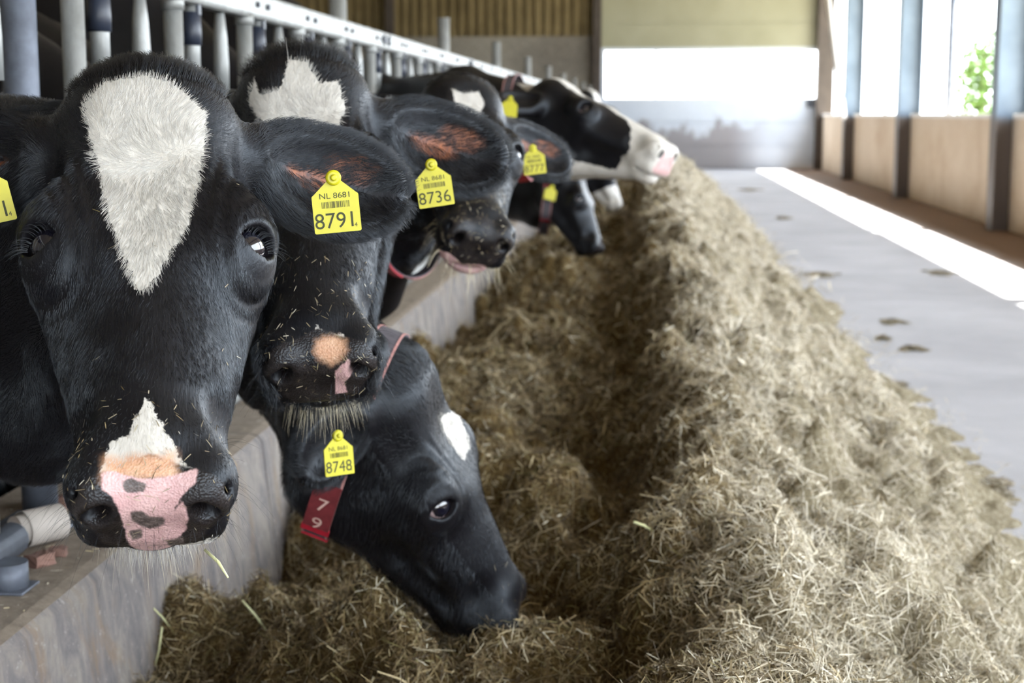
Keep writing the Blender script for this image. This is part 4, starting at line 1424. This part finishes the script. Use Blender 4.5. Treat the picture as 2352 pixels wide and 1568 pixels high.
# 7, 8: far along the row
R_, t_ = pose((.45, -.25, -.80), (.75, -.35, .45), (-.47, 12.3, 1.44))
cows[7] = dict(R=R_, t=t_, ys=12.9, h=.010, seed=7, gz=1.12, ears=[((.9, -.2, -.3), (.2, .3, .9), .19, .13)] * 2,
    white_local=[lambda V: np.abs(V[:, 0]) - .045 + np.where(V[:, 2] > -.1, 0, 1)])
R_, t_ = pose((.35, -.15, -.90), (.9, -.1, .2), (-.44, 14.6, .89))
cows[8] = dict(R=R_, t=t_, ys=15.0, h=.010, seed=8, gz=.95, ears=[((.9, -.2, -.3), (.2, .3, .9), .19, .13)] * 2,
    white_local=[lambda V: .33 - V[:, 1]])

LABELS = {
 1: 'black cow looking straight at the camera, long white blaze and pink nose',
 2: 'black cow with tufted white forehead, lowered dark nose with one peach blotch',
 6: 'black cow with head down in the hay, number plates on red collar',
 3: 'chewing black cow with a small square white forehead spot and pink lip',
 4: 'cow stretching its head out in profile, white blaze and pale pink nose',
 5: 'black cow with its nose buried in hay below the cow in profile',
 7: 'far black cow with white face stripe partly behind the cow in profile',
 8: 'far cow with white lower face feeding beneath the cow in profile',
}
for k_ in (1, 2, 6, 3, 4, 5, 7, 8):
    build_cow(cows[k_], LABELS[k_])

# whiskers, lashes and hay on the noses
c = cows[1]
bristles(c, 'white_chin_hair', 1700, .45, .56, -.21, -.160, .006, .015, .00010, M_HW, .9, 3)
bristles(c, 'pale_chin_tuft', 120, .47, .56, -.21, -.155, .012, .026, .00014, M_HP, 1.1, 33, (-.5, .2, 0))
bristles(c, 'muzzle_whiskers', 160, .47, .58, -.15, -.07, .015, .05, .00014, M_HB, .5, 4)
lashes(c, 46)
flecks(c, 300, .45, .60, 2, size=(.003, .011))
flecks(c, 16, .15, .45, 12, -.1, size=(.003, .010))
c = cows[2]
bristles(c, 'pale_chin_hair', 420, .46, .56, -.21, -.158, .012, .034, .00014, M_HP, .8, 5)
bristles(c, 'muzzle_whiskers', 160, .47, .58, -.15, -.05, .015, .045, .0002, M_HB, .5, 6)
flecks(c, 420, .40, .60, 3, size=(.003, .012))
flecks(c, 24, .15, .45, 13, -.1, size=(.003, .010))
c = cows[3]
flecks(c, 500, .40, .60, 4, size=(.004, .014))
bristles(c, 'muzzle_whiskers', 120, .44, .58, -.20, -.10, .02, .05, .0005, M_HP, .7, 8)
flecks(cows[6], 60, .40, .58, 5)

# ear tags
toward = lambda p: _C - np.asarray(p)
def tagat(k, u, v_, Y, num, small, tilt=(0, 0, 0), rollx=0.0, w=.056, detail=2, curl=.0):
    p = at(u, v_, Y)
    nrm = unit(toward(p)) + np.array(tilt)
    up = np.array((0, 0, 1.0)) + _R * rollx
    return ear_tag(cows[k]['obj'], p, nrm, up, num, small, w, detail, curl)
T1 = tagat(1, 765, 408, 1.80, '8791', '4', (.1, 0, 0), -.08)
tagat(1, -52, 386, 1.68, '8791', '4', (0, 0, 0), -.22)
tagat(2, 990, 378, 2.36, '8736', '3', (.1, 0, 0), -.14)
tagat(6, 774, 1000, 2.42, '8748', '6', (.75, 0, 0), .03)
tagat(3, 1223, 340, 3.83, '8777', '1', (.1, 0, 0), -.12)
tagat(4, 1172, 226, 5.42, '', '', (.1, 0, .2), .1, .056, 1)
tagat(5, 1268, 428, 9.45, '', '', (.3, 0, .2), .3, .075, 1)

# collars
def coll(k, f=.0, **kw):
    c = cows[k]; return c
nr = unit(_R * .93 - _U * .36)
collar(cows[6], at(795, 1060, 2.80), nr, .05,
       plates=[(math.radians(108), .62, .05, M_PLATE), (math.radians(129), .10, .054, M_RED), (math.radians(152), .30, .052, M_RED)], label='grey neck collar with red number plates',
       digits=[(math.radians(105), '7', .040), (math.radians(119), '9', .040)])
collar(cows[3], at(955, 450, 4.12), unit((.62, -.75, .0)), .045, .02,
       plates=[(math.radians(150), .5, .047, M_RED), (math.radians(190), .6, .03, M_STRAPE)], label='red and pink neck collar')
collar(cows[4], at(1200, 300, 5.98), unit(_R * .96 + _U * .1 + _F * -.2), .04, .09,
       plates=[(math.radians(150), .5, .05, M_RED), (math.radians(190), .5, .03, M_STRAPE)], label='dark neck collar with red clip')
collar(cows[5], at(1256, 455, 9.8), unit(_R * .97 - _U * .1), .06, .03,
       plates=[(math.radians(62), .4, .065, M_RED), (math.radians(125), .45, .065, M_RED)], label='dark neck collar with two red clips')
